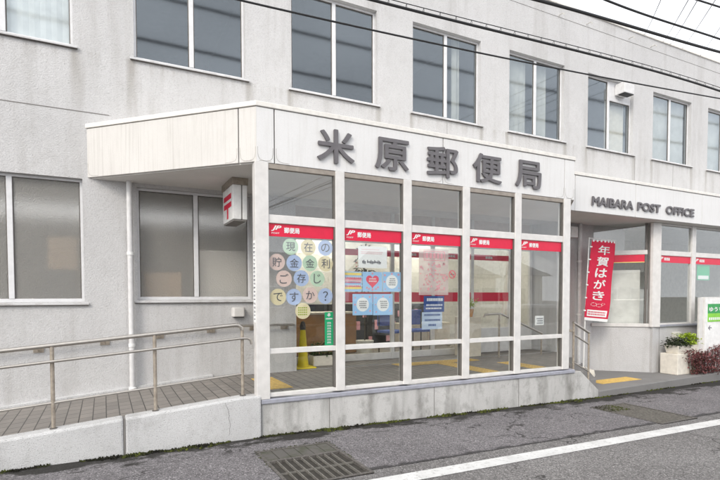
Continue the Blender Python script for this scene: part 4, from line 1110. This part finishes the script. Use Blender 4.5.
obj('drawing', q, 'whitepaper', t)
q = MB()
for k in range(7):
    u = .06+k*.147; q.add([fm(u-.035, .985, .003), fm(u+.035, .985, .003), fm(u+.03, 1.015, .003), fm(u-.03, 1.015, .003)], [(0, 1, 2, 3)])
for k in range(6):
    v = .12+k*.16; q.add([fm(-.06, v-.008, .001), fm(.04, v-.008, .003), fm(.04, v+.008, .003), fm(-.06, v+.008, .001)], [(0, 1, 2, 3)])
obj('loops', q, 'whitepaper', t)
q = MB(); q.tube([(8.44, FLY+.03, PZ+.1), (8.47, FLY+.03, 1.1), (ax-.045, FLY+.03, az+.05)], [.016, .014, .011], 10); obj('pole', q, 'white', t, smooth=True)
q = MB(); q.tube([(ax-.06, FLY+.03, az+.045), (bx+.03, FLY+.02, bz+.035)], .008, 8); obj('cross_bar', q, 'white', t, smooth=True)
q = MB(); q.lathe(8.44, FLY+.03, [(.21, PZ), (.22, PZ+.03), (.20, PZ+.12), (.10, PZ+.15), (.03, PZ+.18)], 24); obj('water_base', q, 'pot', t, smooth=True)

# ------------------------------------------------------------------ right foreground: planter, bush, sign cabinet, little box
t = thing('flower_planter', 'cream trough planter with lime and dark plants below the wing window', 'planter', (10.4, 6.2, PZ))
q = MB(); q.prism([(10.14, 6.0), (11.0, 6.0), (11.0, 6.36), (10.14, 6.36)], PZ, .44); obj('plinth', q, 'pot', t, bevel=.012)
q = MB(); q.add([(10.22, 6.04, .441), (10.80, 6.03, .441), (10.80, 6.28, .441), (10.22, 6.28, .441), (10.18, 6.015, .60), (10.86, 6.015, .60), (10.86, 6.31, .60), (10.18, 6.31, .60)],
              [(3, 2, 1, 0), (4, 5, 6, 7), (0, 1, 5, 4), (1, 2, 6, 5), (2, 3, 7, 6), (3, 0, 4, 7)]); obj('trough', q, 'pot', t, bevel=.008)
q = MB()
for k in range(420): leaf(q, Vector((random.uniform(10.14, 10.56), random.uniform(5.98, 6.32), .58+random.random()**1.5*.16)), rdir(), .075, .035)
obj('dark_foliage', q, 'leafdark', t)
q = MB()
for k in range(420): leaf(q, Vector((random.gauss(10.70, .09), random.gauss(6.14, .07), .60+random.random()**1.3*.22)), rdir(), .08, .035)
obj('lime_foliage', q, 'leaflime', t)
t = thing('bronze_bush', 'low reddish bronze leafy bush at the right edge by the sign cabinet', 'bush', (11.2, 5.95, PZ))
q = MB()
for k in range(3000):
    a = random.uniform(10.45, 12.1); fr_ = (a-10.45)/1.65
    hgt = (.34+.16*math.sin(a*5)+.25*math.sin(min(1, fr_*3)*1.57))
    zz = PZ+random.random()**.8*min(.56, hgt); yy = 5.93+random.gauss(0, .10)
    if zz > .3: a -= random.random()*.2
    leaf(q, Vector((a, yy, zz)), rdir(-.6), random.uniform(.03, .07), random.uniform(.022, .045))
obj('foliage', q, 'leafred', t)
q = MB()
for k in range(40):
    a = random.uniform(10.5, 12); q.tube([(a, 5.95, PZ), (a+random.uniform(-.1, .1), 5.95+random.uniform(-.08, .08), PZ+random.uniform(.25, .5))], .006, 5)
obj('stems', q, 'stem', t)
t = thing('sign_cabinet', 'white freestanding sign cabinet with a green panel and an arrow', 'sign', (11.6, 6.1, PZ))
q = MB(); q.box(10.82, 10.95, 5.985, 6.03, PZ, 1.565); obj('side_post', q, 'alu', t, bevel=.008)
q = MB(); q.box(10.951, 12.35, 5.965, 6.05, PZ, 1.575); obj('cabinet', q, 'alu', t, bevel=.008)
q = MB(); q.box(10.965, 12.3, 5.957, 5.9645, PZ+.1, 1.54); obj('panel', q, 'white', t, bevel=.003)
q = MB(); q.box(11.055, 12.05, 5.950, 5.9565, 1.24, 1.435); obj('green_panel', q, 'green_dark', t)
q = MB(); q.box(11.055, 12.05, 5.950, 5.9565, 1.065, 1.239); obj('light_panel', q, 'green_light', t)
text_mesh('ゆうちょ', (11.09, 11.75, 1.275, 1.37), 5.9485, 0, .03, 'white', 'lettering', t)
q = MB()
for k in range(9): q.box(11.09+k*.075, 11.14+k*.075, 5.9475, 5.949, 1.10, 1.155)
obj('small_lettering', q, 'white', t)
q = MB(); q.prism_y([(11.08, .94), (11.14, .99), (11.15, .98), (11.115, .948), (11.20, .948), (11.20, .932), (11.115, .932), (11.15, .90), (11.14, .89)], 5.953, 5.9565); obj('arrow', q, 'inkgrey', t)
t = thing('meter_box', 'small grey box on the wing wall above the planter', 'box', (10.75, 6.4, .62))
q = MB(); q.box(10.66, 10.86, 6.36, 6.4495, .64, .84); obj('case', q, 'room', t, bevel=.01)
q = MB(); q.box(10.69, 10.83, 6.352, 6.3595, .67, .81); obj('lid', q, 'alu', t, bevel=.003)

# ------------------------------------------------------------------ overhead cables
CY = 3.6
def cable(pts, r, lab, hang=0., name='overhead_cable', msg=False, y=CY, extra=14):
    P = [Vector((x, y, z)) for x, z in pts]
    a = P[0]+(P[0]-P[1]).normalized()*extra; b = P[-1]+(P[-1]-P[-2]).normalized()*extra
    out = [a]
    def zat(x):                                     # smooth sag through the measured heights
        n = len(P); pts = [(p.x, p.z) for p in P]
        return sum(pz*math.prod((x-pts[j][0])/(px-pts[j][0]) for j in range(n) if j != i) for i, (px, pz) in enumerate(pts))
    if len(P) == 5: P.pop(3)
    for k in range(33):
        x = P[0].x+(P[-1].x-P[0].x)*k/32; out.append(Vector((x, y, zat(x))))
    out[0] = out[1]+(out[1]-out[2]).normalized()*extra; out.append(out[-1]+(out[-1]-out[-2]).normalized()*extra)
    t = thing(name, lab, 'cable', (P[0].x, y, P[0].z))
    q = MB(); q.tube(out, r, 8); obj('sheath', q, 'cable', t, smooth=True)
    if msg:
        q = MB(); q.tube([p+Vector((0, 0, .042)) for p in out], .0035, 6); obj('messenger_wire', q, 'cable', t, smooth=True)
        q = MB(); L_ = 0; nxt = 0
        for p, n_ in zip(out[:-1], out[1:]):
            d = n_-p; ln = d.length
            while nxt < L_+ln:
                c = p+d*((nxt-L_)/ln)
                q.tube([c+Vector((0, 0, -r)), c+Vector((.012, -r*1.2, .01)), c+Vector((.02, 0, .046)), c+Vector((.012, r*1.2, .01)), c+Vector((0, 0, -r))], .0022, 5, False); nxt += hang
            L_ += ln
        obj('hanger_rings', q, 'cable', t)
cable([(.89, 3.69), (1.838, 3.726), (3.788, 3.83), (6.846, 4.045)], .0075, 'thin single black cable crossing the upper windows')
cable([(1.974, 3.968), (3.785, 4.051), (5.291, 4.115), (6.418, 4.148), (6.843, 4.136)], .0115, 'thick black cable with wire hangers just above the upper windows', .17, msg=True)
cable([(3.649, 4.427), (4.049, 4.455), (5.281, 4.522), (6.824, 4.607)], .0155, 'thickest black cable running along the roof edge', .34, msg=False)
cable([(4.721, 4.688), (5.46, 4.701), (6.098, 4.73), (6.818, 4.763)], .0115, 'black cable against the white sky above the roof edge', .4, msg=False)
cable([(6.343, 5.11), (6.803, 5.146)], .011, 'black cable cutting the top right corner of the sky', .4, msg=False)
for a, b in (((10.861, 7.28, 7.224), (2.513, 1.5, 3.264)), ((11.546, 7.28, 7.308), (2.747, 1.5, 3.286)), ((11.809, 7.28, 7.32), (2.826, 1.5, 3.3)), ((12.271, 7.28, 7.375), (3.083, 1.5, 3.438)), ((12.999, 7.28, 7.365), (3.285, 1.5, 3.472))):
    a = Vector((a[0], 7.29, 7.44)); b = Vector(b); c = b+(b-a)*1.2
    q = MB(); q.tube([a, a.lerp(b, .5)-Vector((0, 0, .02)), b, c], .004, 6)
    tag(obj('thin_wire', q, 'cable', smooth=True), 'hair-thin service wire rising steeply from the roof edge across the sky', 'wire', 'thin wires against the sky')

# cracks in the ramp side wall
q = MB(); x, z = 1.17, .43
while z > .08:
    x2, z2 = x+random.uniform(-.018, .014), z-random.uniform(.02, .04)
    q.add([(x-.0013, 5.5635, z), (x+.0013, 5.5635, z), (x2+.0013, 5.5635, z2), (x2-.0013, 5.5635, z2)], [(0, 1, 2, 3)]); x, z = x2, z2
obj('crack', q, 'dirt', rp)
for z, yy, lab in ((9.4, -2.0, 'lower thick cable bundle on the street side, mirrored in the upper windows'), (10.9, -2.2, 'upper thick cable bundle on the street side, mirrored in the upper windows')):
    q = MB(); q.tube([(-40+4*k, yy, z+.0009*(4*k-44)**2) for k in range(24)], .05, 8); tag(obj('overhead_cable', q, 'cable', smooth=True), lab, 'cable')

# ------------------------------------------------------------------ parked cars on the street side (mirrored in the porch glass)
def car(x0, y0, ln, wd, ht, paint, plate, lab):
    t = thing('parked_car', lab, 'car', (x0+ln/2, y0+wd/2, gz(x0)))
    X = lambda f: x0+f*ln
    Z = lambda f: gz(x0)+f*ht
    body = [(0, .20), (.02, .45), (.05, .56), (.24, .60), (.95, .62), (.99, .55), (1, .30), (.99, .18), (.86, .14), (.14, .14)]
    q = MB(); q.prism_y([(X(a), Z(b)) for a, b in body], y0, y0+wd); obj('body', q, paint, t, bevel=.06)
    cab = [(.20, .59), (.36, .96), (.42, 1.0), (.86, 1.0), (.93, .95), (.97, .60)]
    q = MB(); q.prism_y([(X(a), Z(b)) for a, b in cab], y0+.09, y0+wd-.09); obj('cabin', q, paint, t, bevel=.05)
    for f0, f1, g0, g1 in ((.30, .385, .57, .57), (.42, .42, .62, .62), (.65, .65, .85, .83)):
        q = MB()
        for yy in (y0+.086, y0+wd-.089): q.prism_y([(X(f0), Z(.63)), (X(g0), Z(.63)), (X(g1), Z(.93)), (X(f1), Z(.93))], yy, yy+.003)
        obj('side_window', q, 'black', t)
    q = MB(); q.add([(X(.215)-.01, y0+.2, Z(.64)), (X(.215)-.01, y0+wd-.2, Z(.64)), (X(.345)-.012, y0+wd-.24, Z(.94)), (X(.345)-.012, y0+.24, Z(.94))], [(0, 1, 2, 3)]); obj('windscreen', q, 'black', t)
    for fx in (.17, .82):
        for yy in (y0-.005, y0+wd-.175):
            w_ = MB(); c = (X(fx), gz(x0)+.28); w_.prism_y([(c[0]+.28*math.cos(k*.2618), c[1]+.28*math.sin(k*.2618)) for k in range(24)], yy, yy+.18); wo_ = obj('wheel', w_, 'black', t, bevel=.02)
            w_ = MB(); yr = yy-.006 if yy < y0+.5 else yy+.1805; w_.prism_y([(c[0]+.17*math.cos(k*.2618), c[1]+.17*math.sin(k*.2618)) for k in range(24)], yr, yr+.0055); obj('rim', w_, 'steel', wo_)
    for yy in (y0+.12, y0+wd-.42):
        q = MB(); q.box(X(.005), X(.045), yy, yy+.30, Z(.42), Z(.53)); obj('headlight', q, 'white', t, bevel=.02)
    q = MB(); q.box(X(0)-.02, X(0)+.02, y0+wd/2-.17, y0+wd/2+.17, Z(.25), Z(.25)+.165); obj('number_plate', q, plate, t)
car(3.0, -1.3, 3.4, 1.48, 1.5, 'carpaint', 'yellow', 'small black car parked on the street side, mirrored in the porch glass')
car(9.0, -1.4, 4.2, 1.65, 1.45, 'silver', 'white', 'silver car parked on the street side, mirrored in the right porch panes')
# bare street tree
t = thing('bare_tree', 'bare branching tree on the street side, mirrored in the porch glass', 'tree', (15.9, -6, -.1))
def grow(mb, p, d, ln, r, n):
    e = p+d*ln; mb.tube([p, p.lerp(e, .5)+Vector((random.uniform(-.05, .05),)*3)*ln, e], [r, r*.85, r*.68], 6, False)
    if n:
        for k in range(3): grow(mb, e, (d+rdir(.0)*.75).normalized(), ln*.72, r*.62, n-1)
q = MB(); q.tube([(15.9, -6, -.15), (15.92, -6, .8), (15.9, -5.98, 1.5)], [.11, .09, .08], 10); obj('trunk', q, 'stem', t, smooth=True)
q = MB(); grow(q, Vector((15.9, -5.98, 1.48)), Vector((0, 0, 1)), .75, .07, 5); obj('crown', q, 'stem', t)

# ------------------------------------------------------------------ houses across the road (mirrored in the glass)
def house(x0, x1, y0, y1, hgt, ridge, lab, wallm):
    t = thing('house', lab, 'house', ((x0+x1)/2, (y0+y1)/2, 0))
    q = MB(); q.box(x0, x1, y0, y1, -.2, hgt); obj('wall', q, wallm, t)
    q = MB(); ym = (y0+y1)/2
    q.add([(x0-.5, y0-.5, hgt), (x1+.5, y0-.5, hgt), (x1+.5, y1+.5, hgt), (x0-.5, y1+.5, hgt), (x0-.5, ym, ridge), (x1+.5, ym, ridge)], [(0, 1, 5, 4), (2, 3, 4, 5), (1, 2, 5), (3, 0, 4), (3, 2, 1, 0)]); obj('roof', q, 'roofing', t)
    x = x0+.8
    while x < x1-1.6:
        for z in (1.0, 3.6):
            if z+1.2 < hgt:
                q = MB(); q.box(x, x+1.4, y1+.001, y1+.05, z, z+1.2); f = obj('window', q, 'winframe', t)
                q = MB(); q.box(x+.06, x+1.34, y1+.051, y1+.056, z+.06, z+1.14); obj('pane', q, 'black', f)
        x += 2.4
house(2, 12, -24, -15, 3.0, 4.4, 'single storey house across the road, mirrored in the porch glass', 'house')
house(16, 27, -22, -14, 3.0, 4.6, 'low house across the road, mirrored in the wing windows', 'room')
house(-14, -3, -24, -16, 3.2, 4.8, 'single storey house across the road opposite the ramp', 'house')
